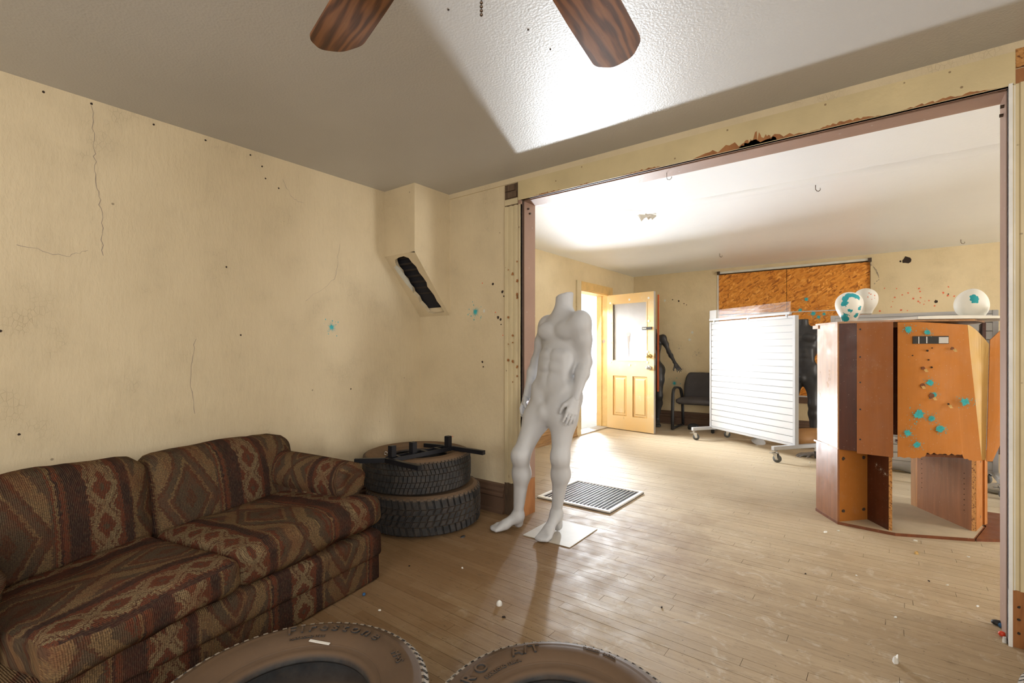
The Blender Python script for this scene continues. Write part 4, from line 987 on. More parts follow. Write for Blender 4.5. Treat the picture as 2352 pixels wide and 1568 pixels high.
cushion('back_cushion', -.375, .735, .30, .755, .21, .40, backuv(.335), r=.075, puff=(.01, .035, .012), wob=.009, seed=5, seg=18, bend=lean(.22))
cushion('back_cushion', -1.165, .715, .30, .83, .21, .405, backuv(.19), r=.075, puff=(.01, .035, .012), wob=.009, seed=6, seg=18, bend=lean(.22))
cushion('back_frame', -SL / 2, .86, .02, SL - .02, .13, .60, backuv(0), r=.05, wob=.004, seed=7, bend=lean(.12))
for cx, sd in ((-.085, 7), (-SL + .085, 8)):
    # rolled arm with its gathered round front
    n, mL = 28, 22; vs = []; uvs = []; y0, y1, R_ = .135, .80, .098
    prof = [(y0 + .004, .35), (y0 - .006, .62), (y0 - .002, .86), (y0 + .016, .98)] + [(y0 + .016 + (y1 - y0) * t / mL, 1.0 + .035 * math.sin(PI * t / mL)) for t in range(1, mL + 1)]
    mb = MB(); vs = []
    for i, (y, k) in enumerate(prof):
        for j in range(n):
            a = 2 * PI * j / n; rr = R_ * k * (1 + (.05 * math.sin(a * 9) if i in (2, 3) else 0)) * (1 + .02 * math.sin(3 * a + y * 5))
            vs.append((cx + rr * math.cos(a), y, .515 + rr * math.sin(a) * 1.02))
    fs = [(i * n + j, i * n + (j + 1) % n, (i + 1) * n + (j + 1) % n, (i + 1) * n + j) for i in range(len(prof) - 1) for j in range(n)] + [tuple(range(n))[::-1], tuple(range((len(prof) - 1) * n, len(prof) * n))]
    me = pyd(vs, fs); bm = bmesh.new(); bm.from_mesh(me); bmesh.ops.recalc_face_normals(bm, faces=bm.faces); bm.to_mesh(me); bm.free()
    paint_uv(me, lambda x, y, z, n: (np.where(y > .155, y + .15, z + .1), np.where(y > .155, z + x, x))); arm = link('arm_roll', me, 'fabric', sofa, True)
    pan = cushion('arm_panel', cx, .50, .25, .15, .64, .22, lambda x, y, z, n: (y, z), r=.03, wob=.004, seed=sd)

# ------------------------------------------------------------------ tyres
def tyre(name, label, loc, R, w, ri, mat, tmat, style, tilt=(0, 0, 0), nb=56):
    t = thing(name, label, 'tire', loc, 0, None); t.rotation_euler = tilt
    hw = w / 2; z0 = hw; ts = w * .385
    pr = [(ri, z0 + hw * .62), (ri + .006, z0 + hw * .74), (ri + .018, z0 + hw * .80), (ri + .026, z0 + hw * .78), (ri + .034, z0 + hw * .86), ((R + ri) / 2 - .02, z0 + hw * .97), ((R + ri) / 2 + .012, z0 + hw * 1.0), (R - .055, z0 + hw * .97), (R - .050, z0 + hw * .985), (R - .045, z0 + hw * .965), (R - .030, z0 + hw * .925), (R - .018, z0 + hw * .875), (R - .013, z0 + ts * 1.04), (R - .017, z0 + ts * .98), (R - .017, z0 + ts * .8)]
    full = pr + [(r, 2 * z0 - z) for r, z in reversed(pr)]
    inner = [(ri + .004, 2 * z0 - (z0 + hw * .55)), (ri + .03, z0 - hw * .62), (R - .05, z0 - hw * .78), (R - .030, z0 - hw * .6), (R - .026, z0), (R - .030, z0 + hw * .6), (R - .05, z0 + hw * .78), (ri + .03, z0 + hw * .62), (ri + .004, z0 + hw * .55)]
    MB().lathe(full + inner, n=96, closed=True).build('carcass', mat, t, True)
    tr = MB()
    def blk(a0, a1, za, zb, r0, r1, sk=0., r1b=None):
        r1b = r1 if r1b is None else r1b; vs = []
        for r_, s_ in ((r0, 0), (r1, .06 * (a1 - a0))):
            rr = (r_, r_ if r_ == r0 else r1b)
            for a, z, q in ((a0 + s_, za, 0), (a1 - s_, za, 0), (a1 - s_ + sk, zb, 1), (a0 + s_ + sk, zb, 1)): vs.append((rr[q] * math.cos(a), rr[q] * math.sin(a), z))
        tr.add(vs, [(0, 3, 2, 1), (4, 5, 6, 7), (0, 1, 5, 4), (1, 2, 6, 5), (2, 3, 7, 6), (3, 0, 4, 7)])
    st = 2 * PI / nb; rz = R - .020
    if style == 'at':
        for i in range(nb):
            a = i * st; z = z0
            for sgn in (1, -1):
                e = 0 if sgn > 0 else st * .5
                blk(a + e, a + e + st * .80, z + sgn * ts * 1.06, z + sgn * ts * .58, rz - .006, R - .003, st * .25 * sgn, R)
                blk(a + e + st * .08, a + e + st * .62, z + sgn * hw * .90, z + sgn * ts * 1.05, R - .034, R - .017, 0, R - .004)
                blk(a + e + st * .3, a + e + st * 1.05, z + sgn * ts * .52, z + sgn * ts * .22, rz, R, -st * .35 * sgn)
            blk(a + st * .1, a + st * .85, z - ts * .16, z + ts * .16, rz, R + .001, st * .4)
    else:
        edges = [-1.06, -.62, -.24, .24, .62, 1.06]
        for i in range(nb):
            a = i * st
            for k in range(5):
                za, zb = z0 + ts * (edges[k] + .025), z0 + ts * (edges[k + 1] - .025); e = st * (.5 if k % 2 else 0)
                blk(a + e, a + e + st * (.93 if 0 < k < 4 else .86), za, zb, rz, R if 0 < k < 4 else R - .003, st * (.35 if k < 2 else -.35 if k > 2 else .1))
            for sgn in (1, -1): blk(a, a + st * .8, z0 + sgn * hw * .88, z0 + sgn * ts * 1.05, R - .03, R - .015, 0, R - .004)
    o = tr.build('tread', tmat, t); o['kind'] = 'stuff'
    # lip of the bead and moulded rings
    MB().lathe([(ri + .030, z0 + hw * .83), (ri + .033, z0 + hw * .865), (ri + .037, z0 + hw * .86)], n=96).build('rim_guard_ring', mat, t, True)
    return t
def ring_text(txt, size, R, th0, z, parent, mat, depth=.003, space=1.0, name='raised_lettering'):
    cu = bpy.data.curves.new('t', 'FONT'); cu.body = txt; cu.size = size; cu.extrude = depth; cu.bevel_depth = .0006; cu.space_character = space; cu.resolution_u = 3
    ob = bpy.data.objects.new('t', cu); COL.objects.link(ob); bpy.context.view_layer.update()
    me = bpy.data.meshes.new_from_object(ob.evaluated_get(bpy.context.evaluated_depsgraph_get())); bpy.data.objects.remove(ob)
    bm = bmesh.new(); bm.from_mesh(me); bmesh.ops.subdivide_edges(bm, edges=[e for e in bm.edges if e.calc_length() > size * .25], cuts=2)
    xs = [v.co.x for v in bm.verts]; mid = (min(xs) + max(xs)) / 2
    for v in bm.verts:
        r = R + v.co.y; a = th0 - (v.co.x - mid) / R; zz = v.co.z + z; v.co = Vector((r * math.cos(a), r * math.sin(a), zz))
    bm.to_mesh(me); bm.free(); me.materials.clear(); return link(name, me, mat, parent)
tyre('tire', 'chunky all-terrain tire at the bottom of the corner stack', (-2.60, 2.37, .003), .398, .262, .205, 'rubber', 'tread', 'at', nb=54)
tyre('tire', 'smooth-worn tire on top of the corner stack under the black bracket', (-2.615, 2.325, .2665), .372, .232, .20, 'rubber', 'tread', 'rib', nb=84)
tA = tyre('tire', 'brown dusty tire lying flat in front of the sofa, bearing raised script lettering', (-1.300, .692, .003), .382, .258, .212, 'rubber_near', 'tread_near', 'at', nb=78)
tB = tyre('tire', 'dusty tire with raised A/T lettering lying flat at the bottom edge', (-.680, 1.085, .003), .350, .250, .200, 'rubber_near', 'tread_near', 'at', nb=78)
tyre('tire', 'pale treaded tire lying in the bottom right corner beside the jamb', (.662, 1.95, .003), .37, .25, .205, 'rubber_near', 'tread_near', 'rib', nb=84)
fa = math.atan2(FWD.y, FWD.x)
ring_text('F i r e s t o n e', .058, .288, fa - .10, .2612, tA, 'rubber_near', .0022, .92)
ring_text('MAX LOAD 112 S', .014, .264, fa + .22, .2535, tA, 'rubber_near', .0012)
ring_text('M+S', .032, .292, fa - 1.05, .2585, tA, 'rubber_near', .002)
ring_text('A/T', .054, .256, fa + .30, .2515, tB, 'rubber_near', .0026, 1.15)
ring_text('R O', .052, .256, fa + .98, .2515, tB, 'rubber_near', .0026, 1.1)
ring_text('MAX.LOAD 1380A', .016, .232, fa + .68, .246, tB, 'rubber_near', .0012)
ring_text('TUBELESS    RADIAL', .012, .290, fa - .55, .2505, tB, 'rubber_near', .0010)
o = MB().box(-.035, .035, -.005, .005, 0, .002).build('paper_label', 'paper', tA); o.location = (.245 * math.cos(fa + .05), .245 * math.sin(fa + .05), .2455); o.rotation_euler = (0, .08, fa - PI / 2 - .15)

# black bracket frame resting on the corner tyres
bz = .4995; br = thing('steel_bracket', 'black steel bracket with crossbars and upright stubs lying on the tire stack', 'bracket', (-2.615, 2.325, bz))
A = at(893, 1052, 3.05); A.z = bz + .014; B = at(1033, 1023, 3.42); B.z = bz + .014; off = -Vector((-2.615, 2.325, bz))
dirv = (B - A).normalized(); per = Vector((dirv.y, -dirv.x, 0))
def bar(name, p, q, w=.012, h=.012, parent=br, mat='black_metal'):
    o = MB().tube([p + off, q + off], w * 1.414, h * 1.414, 4).build(name, mat, parent); return o
def sqbar(name, p, q, w=.030, h=.028):
    p, q = p + off, q + off; d = (q - p).normalized(); X = d.cross(Vector((0, 0, 1))).normalized() * w / 2; Y = Vector((0, 0, h / 2)); mb = MB()
    mb.add([p - X - Y, p + X - Y, p + X + Y, p - X + Y, q - X - Y, q + X - Y, q + X + Y, q - X + Y], [(3, 2, 1, 0), (4, 5, 6, 7), (0, 1, 5, 4), (1, 2, 6, 5), (2, 3, 7, 6), (3, 0, 4, 7)]); return mb.build(name, 'black_metal', br, bevel=.0015)
main1, main2 = A, B
for s_ in (-1, 1): sqbar('side_rail', A + per * .035 * s_, B + per * .035 * s_, .008, .026)
for t_ in (.12, .34, .55, .78, .95): c_ = A.lerp(B, t_); sqbar('web', c_ - per * .035, c_ + per * .035, .02, .03)
cl = at(826, 1043, 3.03); cl.z = bz + .014; cr = at(978, 1062, 2.83); cr.z = bz + .014
cl = A - per * .0 + (cl - A); sqbar('crossbar', A - dirv * .02 + (cl - A).normalized() * .19, A - dirv * .02); sqbar('crossbar', A - dirv * .02, A - dirv * .02 + (cr - A).normalized() * .32)
dl = at(968, 1012, 3.52); dl.z = bz + .014; dr = at(1111, 1026, 3.24); dr.z = bz + .014
sqbar('crossbar', B + dirv * .01 + (dl - B).normalized() * .22, B + dirv * .01); sqbar('crossbar', B + dirv * .01, B + dirv * .01 + (dr - B).normalized() * .30)
for t_ in (.05, .37, .97): c_ = A.lerp(B, t_) + off; MB().box(c_.x - .019, c_.x + .019, c_.y - .019, c_.y + .019, .028, .098).build('upright_stub', 'black_metal', br, bevel=.002)
o = MB().lathe([(.009, -.0015), (.0115, 0), (.009, .0015), (.0075, 0)], n=20, closed=True).build('pull_ring', 'chrome', br, True)
o.location = A + off + Vector((.01, -.03, .045)); o.rotation_euler = (PI / 2, 0, .6)

# ------------------------------------------------------------------ ceiling fan
fc = Vector((-.50, .57, 0)); FZ = 2.015
fan = thing('ceiling_fan', 'ceiling fan with brown wood-grain blades and a hanging bead chain', 'ceiling fan', (fc.x, fc.y, CH))
lz = FZ - CH
MB().lathe([(0, 0), (.07, 0), (.07, -.03), (.045, -.06), (0, -.06)], n=32).build('canopy', 'brass', fan, True)
MB().cyl((0, 0, -.05), (0, 0, lz + .16), .012, n=16).build('downrod', 'brass', fan, True)
MB().lathe([(0, lz + .17), (.05, lz + .165), (.105, lz + .13), (.115, lz + .08), (.10, lz + .04), (.06, lz + .015), (0, lz + .015)], n=40).build('motor_housing', 'brass', fan, True)
MB().lathe([(0, lz + .01), (.062, lz + .01), (.066, lz - .03), (.05, lz - .055), (.0, lz - .06)], n=32).build('switch_housing', 'bronze', fan, True)
out = [(.17, -.052), (.50, -.066), (.672, -.070), (.716, -.036), (.732, -.028), (.736, .030), (.722, .040), (.684, .070), (.50, .066), (.17, .052)]
def rounded(pts, r, n=5):
    res = []
    for i, p in enumerate(pts):
        a, b, c = Vector(pts[i - 1]), Vector(p), Vector(pts[(i + 1) % len(pts)]); k = min(r, (a - b).length * .45, (c - b).length * .45); s_, e_ = b + (a - b).normalized() * k, b + (c - b).normalized() * k
        res += [tuple(s_ * (1 - t) ** 2 + b * 2 * t * (1 - t) + e_ * t * t) for t in [j / n for j in range(n + 1)]]
    return res
out = rounded([(.17, -.052), (.50, -.066), (.676, -.070), (.728, -.030), (.734, .028), (.690, .070), (.50, .066), (.17, .052)], .02)
bl_me = MB().prism(out, -.003, .003).mesh('blade', True); bl_me.materials.append(MAT['fanwood'])
for a in (97.5, 165.0, 238, 311, 24):
    b = link('blade', bl_me, None, fan); b.location = (0, 0, lz); b.rotation_euler = Euler((math.radians(-11), 0, math.radians(a)), 'XYZ')
    ir = MB().box(.08, .24, -.02, .02, .004, .010).box(.16, .23, -.045, .045, .003, .008).build('blade_iron', 'bronze', b)
ch = MB(); k_ = 0
zc_ = lz - .055
while zc_ > 1.712 - CH: ch.ball((.004, 0, zc_), .0026, 8, 6); zc_ -= .0062
ch.build('pull_chain', 'bronze', fan, True)

# ------------------------------------------------------------------ slatted display racks on casters
def caster(x, y, par, ang):
    c = bpy.data.objects.new('caster', MB().cyl((0, 0, .118), (0, 0, .128), .030, n=16).cyl((0, 0, .100), (0, 0, .118), .014, n=12).mesh('caster', True)); COL.objects.link(c); c.data.materials.append(MAT['chrome']); c.parent = par; c.location = (x, y, 0); c.rotation_euler = (0, 0, ang)
    MB().cyl((.028, -.014, .042), (.028, .014, .042), .041, n=28).build('wheel', 'wheel', c, True)
    MB().cyl((.028, -.0155, .042), (.028, .0155, .042), .018, n=20).build('hub', 'chrome', c, True)
    fk = MB()
    for s_ in (-1, 1): fk.add([(-.018, s_ * .018, .104), (.036, s_ * .018, .104), (.042, s_ * .018, .036), (.020, s_ * .018, .034), (-.018, s_ * .021, .104), (.036, s_ * .021, .104), (.042, s_ * .021, .036), (.020, s_ * .021, .034)], [(0, 1, 2, 3), (7, 6, 5, 4), (0, 4, 5, 1), (1, 5, 6, 2), (2, 6, 7, 3), (3, 7, 4, 0)])
    fk.box(-.018, .036, -.021, .021, .098, .104).box(-.05, -.016, -.012, .012, .088, .096); fk.build('fork', 'chrome', c)
def rack(label, loc, rot, W, header):
    """local x along the panel, -y front"""
    g = thing('display_rack', label, 'display rack', loc, rot, 'slatted display racks'); z0, z1 = .150, 1.575 if header else 1.535; hw = W / 2
    fm = 'grey_metal'
    for s_ in (-1, 1):
        MB().box(s_ * hw - .018, s_ * hw + .018, -.025, .025, .128, z1).build('post', fm, g, bevel=.002)
        MB().box(s_ * hw - .02, s_ * hw + .02, -.31, .31, .128, .168).build('base_leg', fm, g, bevel=.002)
        for q in (-1, 1): caster(s_ * hw, q * .285, g, (.9, -2.4, .3, 2.2)[(s_ + 1) + (q + 1) // 2])
    MB().box(-hw + .018, hw - .018, -.022, .022, z1 - .03, z1).build('top_rail', fm, g, bevel=.002)
    MB().box(-hw + .018, hw - .018, -.022, .022, z0, z0 + .028).build('bottom_rail', fm, g, bevel=.002)
    a, b = -hw + .019, hw - .019
    MB().box(a, b, -.008, .008, z0 + .028, z1 - .03).build('core_panel', 'grey_metal', g)
    n = 18; pz = (z1 - .03 - z0 - .028) / n
    sm = MB().box(-.5, .5, -.5, .5, 0, 1).mesh('slat'); sm.materials.append(MAT['white'])
    for f_ in (-1, 1):
        for k in range(n):
            o = link('slat', sm, None, g); o.location = (0, f_ * .014, z0 + .028 + k * pz + .0035); o.scale = (b - a, .012, pz - .007)
    if header:
        hr = MB().box(-hw - .02, hw - .05, -.030, .0, z1 + .012, z1 + .040).build('header_rail', fm, g, bevel=.002)
        for x in (-hw + .07, 0, hw - .10): MB().box(x - .012, x + .012, -.026, -.004, z1 - .02, z1 + .012).build('header_bracket', fm, g)
        MB().box(-hw - .02, hw - .05, -.020, -.014, z1 + .030, z1 + .155).build('clear_header', 'acrylic', g)
        MB().box(-hw - .018, -hw + .11, -.0215, -.0135, z1 + .030, z1 + .152).build('white_card', 'white', g)
    return g
c1, c2 = Vector((-1.878, 6.885, 0)), Vector((-.775, 6.085, 0)); mid = (c1 + c2) / 2; dr_ = c2 - c1
rack('white slatted display rack on casters with a clear plastic header', mid, math.atan2(dr_.y, dr_.x), dr_.length - .02, True)
rack('white slatted display rack mostly hidden behind the brown kiosk', (.155, 5.77, 0), 0, 1.15, False)

# ------------------------------------------------------------------ kiosk
kz0, kz, kt = .018, .515, 1.378
KA, KB, KC, KD, KE = (-.42, 4.268), (-.267, 4.026), (.046, 3.998), (.439, 4.182), (.52, 4.50)
KO = Vector((.10, 4.45, 0))
kk = thing('display_kiosk', 'many-sided brown display kiosk with torn hardboard panels and teal paint marks', 'kiosk', KO)
def off2(p): return (p[0] - KO.x, p[1] - KO.y)
def vpanel(name, p0, p1, z0, z1, th, mat, parent=kk, inset=0, edge=None, bevel=0):
    p0, p1 = Vector(off2(p0)), Vector(off2(p1)); d = (p1 - p0).normalized(); nrm = Vector((-d.y, d.x))   # nrm: away from the viewer for left-to-right panels
    a, b = p0 + nrm * inset, p1 + nrm * inset; c, e = b + nrm * th, a + nrm * th
    o = MB().prism([tuple(a), tuple(b), tuple(c), tuple(e)], z0, z1).build(name, mat, parent, bevel=bevel); 
    return o
MB().prism([off2(p) for p in (KA, KB, KC, KD, KE, (.43, 4.93), (.02, 5.02), (-.36, 4.78))], 0, kz0).build('base_plate', 'lam', kk)
MB().prism([off2((p[0] * .985 + KO.x * .015, p[1] * .985 + KO.y * .015)) for p in (KA, KB, KC, KD, KE, (.43, 4.93), (.02, 5.02), (-.36, 4.78))], kz0, kz0 + .0012).build('base_dust_sheet', 'dustboard', kk)
pts = [(.447, 4.192)] + [(.447 + .62 * t, 4.192 + .30 * math.sin(t * 1.35)) for t in (.12, .25, .4, .55, .7, .85, 1)] + [(1.06, 4.98), (.53, 4.93), (.53, 4.52)]
MB().prism([off2(p) for p in pts], 0, kz0).build('base_plate', 'lam', kk)
# left side, two stacked panels
vpanel('side_panel', (KA[0] + .012, KA[1] - .004), KB, kz + .012, kt, .016, 'lam_pale')
vpanel('side_panel', (KA[0] + .004, KA[1] + .006), KB, kz0, kz, .016, 'lam_mid')
vpanel('joint_strip', (KA[0] - .012, KA[1] + .018), (KB[0] + .002, KB[1]), kz, kz + .012, .02, 'lam_pale')
vpanel('top_lip', (KA[0] - .02, KA[1] + .03), (KA[0] + .02, KA[1] - .03), kt - .025, kt, .018, 'lam_pale')
# front, upper row
lerp2 = lambda p, q, t: (p[0] + (q[0] - p[0]) * t, p[1] + (q[1] - p[1]) * t)
m1 = lerp2(KB, KC, .39); m3 = lerp2(KB, KC, .965)
vpanel('upper_panel', (KB[0] + .002, KB[1] + .001), m1, kz, kt, .014, 'lam_dark', inset=.004)
p3 = vpanel('hardboard_panel', (m1[0] - .012, m1[1]), m3, kz - .01, kt, .006, 'masonite', inset=-.008)
for z in (.60, .80, .98, 1.15, 1.335):
    q = Vector((m1[0] + .006, m1[1] - .0095, z)) - KO; disc('screw_head', q, (-.09, -1, 0), .006, 'black', p3, int(z * 100))
# torn orange sheet: a bowed skin with ragged lower and upper-right edges
def sheet(name, plan, zlo, zhi, nz, mat, th=.005, parent=kk, sh0=0., sh1=0.):
    e_ = (Vector(plan[-1]) - Vector(plan[0])).normalized()
    vs = []; nu = len(plan)
    for side in (0, 1):
        for i, p in enumerate(plan):
            a = plan[max(i - 1, 0)]; b = plan[min(i + 1, nu - 1)]; d = (Vector(b) - Vector(a)).normalized(); nn = Vector((-d.y, d.x)) * th * side
            q = Vector(off2(p)) + nn
            for k in range(nz + 1):
                z = zlo(i / (nu - 1)) + (zhi(i / (nu - 1)) - zlo(i / (nu - 1))) * k / nz; w = .007 * math.sin(2 * PI * i / (nu - 1)) * math.sin(PI * k / nz)
                g_ = (sh0 + (sh1 - sh0) * i / (nu - 1)) * (1 - k / nz); vs.append((q.x + e_.x * g_, q.y + e_.y * g_ - w, z))
    S_ = nu * (nz + 1); I = lambda s_, i, k: s_ * S_ + i * (nz + 1) + k; fs = []
    for i in range(nu - 1):
        for k in range(nz): fs += [(I(0, i, k), I(0, i + 1, k), I(0, i + 1, k + 1), I(0, i, k + 1)), (I(1, i, k + 1), I(1, i + 1, k + 1), I(1, i + 1, k), I(1, i, k))]
        fs += [(I(0, i, 0), I(1, i, 0), I(1, i + 1, 0), I(0, i + 1, 0)), (I(0, i, nz), I(0, i + 1, nz), I(1, i + 1, nz), I(1, i, nz))]
    for k in range(nz): fs += [(I(0, 0, k), I(0, 0, k + 1), I(1, 0, k + 1), I(1, 0, k)), (I(0, nu - 1, k), I(1, nu - 1, k), I(1, nu - 1, k + 1), I(0, nu - 1, k + 1))]
    mb = MB(); mb.add(vs, fs); return mb.build(name, mat, parent)
rdk = random.Random(5); pl4 = []; c0 = (KC[0] + .012, KC[1] - .004)
pl4 = [lerp2(c0, (KD[0] - .040, KD[1] - .046), t / 16) for t in range(17)]; pl4 = [(x, y - .012 * math.sin(PI * t / 16)) for t, (x, y) in enumerate(pl4)]
def lo4(u):
    base = kz - .005 + .003 * math.sin(u * 60)
    if .28 < u < .34 or .78 < u < .84: base += .012
    if .34 <= u <= .78: base += .034 + .004 * math.sin(u * 90)
    return base
p4 = sheet('torn_hardboard_panel', [lerp2(pl4[0], pl4[-1], t / 48) if False else (pl4[min(int(t / 3), 15)][0] + (pl4[min(int(t / 3) + 1, 16)][0] - pl4[min(int(t / 3), 15)][0]) * (t / 3 - min(int(t / 3), 15)), pl4[min(int(t / 3), 15)][1] + (pl4[min(int(t / 3) + 1, 16)][1] - pl4[min(int(t / 3), 15)][1]) * (t / 3 - min(int(t / 3), 15))) for t in range(49)], lo4, lambda u: kt - .004 - (.03 * max(0, u - .3)), 6, 'orange', sh1=.075)
e0 = pl4[-1]; pl5 = [(e0[0] + .002 + .105 * t / 8, e0[1] + .001 + (.075 * t / 8) + .014 * math.sin(t / 8 * PI)) for t in range(9)]
sheet('curled_panel_edge', pl5, lambda u: kz - .004, lambda u: kt - .025 - .12 * u ** 1.5, 5, 'orange_pale', sh0=.073, sh1=-.02)
e1 = pl5[-1]; pl6 = [(e1[0] + .006 + .25 * t / 10, e1[1] + .006 + .17 * t / 10 - .015 * math.sin(t / 10 * PI)) for t in range(11)]
sheet('hardboard_panel', pl6, lambda u: kz - .01 + .75 * max(0, u - .10), lambda u: kt - .12 + .10 * min(1, u * 3), 6, 'orange', sh0=-.02)
vpanel('divider', (e1[0] - .01, e1[1] + .03), (e1[0] + .01, e1[1] + .36), kz, kt - .01, .016, 'lam_dark')
# shelf behind the torn lower edge
MB().prism([off2(p) for p in (lerp2(KC, KD, .25), lerp2(KC, KD, .90), (.43, 4.50), (.30, 4.70), (.05, 4.60))], kz + .004, kz + .020).build('middle_shelf', 'lam', kk)
# lower row: notched corners
nb1 = (-.105, 4.205); LB = vpanel('lower_panel', (KB[0] + .012, KB[1] + .006), nb1, kz0, kz, .016, 'orange_low')
for u_, z in ((.13, .09), (.13, .45), (.86, .09), (.86, .45)):
    q = Vector((*lerp2((KB[0] + .012, KB[1] + .006), nb1, u_), z)) - KO; disc('screw_plug', q + Vector((.001, -.001, 0)), (.74, -.67, 0), .0125, 'plug', LB, int(u_ * 10 + z * 100), .003)
LD = vpanel('lower_divider', nb1, (.012, 4.030), kz0, kz, .016, 'lam_dark')
vpanel('chipboard_edge', (.012, 4.030), (.030, 4.036), kz0, kz, .004, 'chip')
for i in range(3): q = Vector((*lerp2(nb1, (.012, 4.03), .45 + .2 * i), .42 - .02 * i)) - KO; splat('scuff', q, (-.85, -.55, 0), (0, 0, 1), .02, 'palepaint', LD, 14, 8, 600 + i, .15)
r0, r1 = (.183, 4.754), (.440, 4.345)
RD = vpanel('lower_divider', r0, r1, kz0, kz + .004, .016, 'lam_mid')
vpanel('chipboard_edge', r1, (r1[0] + .022, r1[1] + .012), kz0, kz, .004, 'chip')
vpanel('divider_strip', (r0[0] - .035, r0[1] + .05), (r0[0] - .008, r0[1] + .012), kz0, kz, .016, 'lam_pale')
dn = Vector((r1[0] - r0[0], r1[1] - r0[1], 0)).normalized(); dn_n = Vector((dn.y, -dn.x, 0))
for u_ in (.10, .88):
    for k in range(9 if u_ < .5 else 8):
        q = Vector((*lerp2(r0, r1, u_), .46 - .035 * k if u_ < .5 else .38 - .035 * k)) - KO; disc('shelf_pin_hole', q + dn_n * .0005, dn_n, .003, 'hole', RD, k)
RP = vpanel('lower_panel', (r1[0] + .024, r1[1] + .014), (.518, 4.56), kz0, kz, .016, 'orange_low')
for z in (.085, .455): disc('screw_plug', Vector((.494, 4.485, z)) - KO, (.93, -.36, 0), .0125, 'plug', RP, int(z * 100), .004)
vpanel('lower_panel', (.526, 4.55), (.545, 4.60), kz0, kz, .016, 'orange_low')
# inner core and back walls
vpanel('back_panel', (-.36, 4.78), (.02, 5.02), kz, kt, -.014, 'lam_dark'); vpanel('back_panel', (.02, 5.02), (.43, 4.93), kz, kt, -.014, 'lam_dark'); vpanel('back_panel', (KA[0] + .02, KA[1] + .02), (-.36, 4.78), kz, kt, -.014, 'lam_dark')
MB().prism([off2(p) for p in (KA, KB, KC, KD, KE, (.43, 4.93), (.02, 5.02), (-.36, 4.78))], kt, kt + .012).build('top_panel', 'lam_pale', kk)
# punched slot with a black and white strip in it, holes and tears
def on_p4(px, py):
    t = (px - CXP) / FPX; dd = FWD + RGT * t; a, b = Vector(pl4[0]), Vector(pl4[-1]); e = b - a
    s_ = (a.x * e.y - a.y * e.x) / (dd.x * e.y - dd.y * e.x); q = at(px, py, s_); return q
e4 = (Vector(pl4[-1]) - Vector(pl4[0])).normalized(); n4 = Vector((e4.y, -e4.x, 0)); E4 = Vector((e4.x, e4.y, 0))
def strip(px0, py0, px1, py1, mat, d, name):
    a, b = on_p4(px0, py0) - KO, on_p4(px1, py1) - KO; vs = [a + n4 * d, Vector((b.x, b.y, a.z)) + n4 * d, b + n4 * d, Vector((a.x, a.y, b.z)) + n4 * d]; vs += [v - n4 * .012 for v in vs]
    return MB().add(vs, [(0, 1, 2, 3), (7, 6, 5, 4), (0, 4, 5, 1), (1, 5, 6, 2), (2, 6, 7, 3), (3, 7, 4, 0)]).build(name, mat, p4)
D0 = .0155
strip(2094, 772, 2176, 789, 'printblack', D0, 'slot_strip'); strip(2153, 774, 2175, 788, 'white', D0 + .0006, 'white_band'); strip(2106, 773, 2108.5, 789, 'white', D0 + .0006, 'white_band'); strip(2124, 773, 2127, 788, 'white', D0 + .0006, 'white_band')
for i, (px, py, r) in enumerate([(2083, 757, .024), (2127, 763, .020), (2133, 878, .023), (2142, 906, .018), (2213, 922, .027), (2107, 951, .033), (2137, 960, .021), (2156, 984, .027), (2082, 993, .024), (2103, 1020, .023)]):
    q = on_p4(px, py) - KO; splat('paint_splat', q + n4 * D0, n4, (0, 0, 1), r * 1.25, 'teal', p4, 30, 16, 700 + i, .62)
for i, (px, py, r) in enumerate([(2127, 805, .006), (2093, 816, .004), (2138, 799, .004), (2130, 826, .005), (2137, 843, .006), (2117, 845, .012), (2116, 885, .016), (2136, 908, .018), (2175, 927, .006), (2184, 800, .010)]):
    q = on_p4(px, py) - KO; disc('puncture', q + n4 * D0, n4, r, 'hole' if r < .009 else 'lam', p4, i + 5, .0025)
for i, (px, py) in enumerate([(2118, 848), (2112, 886), (2138, 912), (2184, 802), (2174, 930)]):
    q = on_p4(px, py) - KO + n4 * D0; s_ = .016; vs = [q, q + E4 * s_ + Vector((0, 0, s_ * .3)), q + E4 * s_ * 1.3 - Vector((0, 0, s_ * .9)) + n4 * .012, q + E4 * .2 * s_ - Vector((0, 0, s_)) + n4 * .016]
    MB().add(vs + [v + n4 * .0015 for v in vs], [(3, 2, 1, 0), (4, 5, 6, 7), (0, 1, 5, 4), (1, 2, 6, 5), (2, 3, 7, 6), (3, 0, 4, 7)]).build('torn_flap', 'orange_pale', p4)
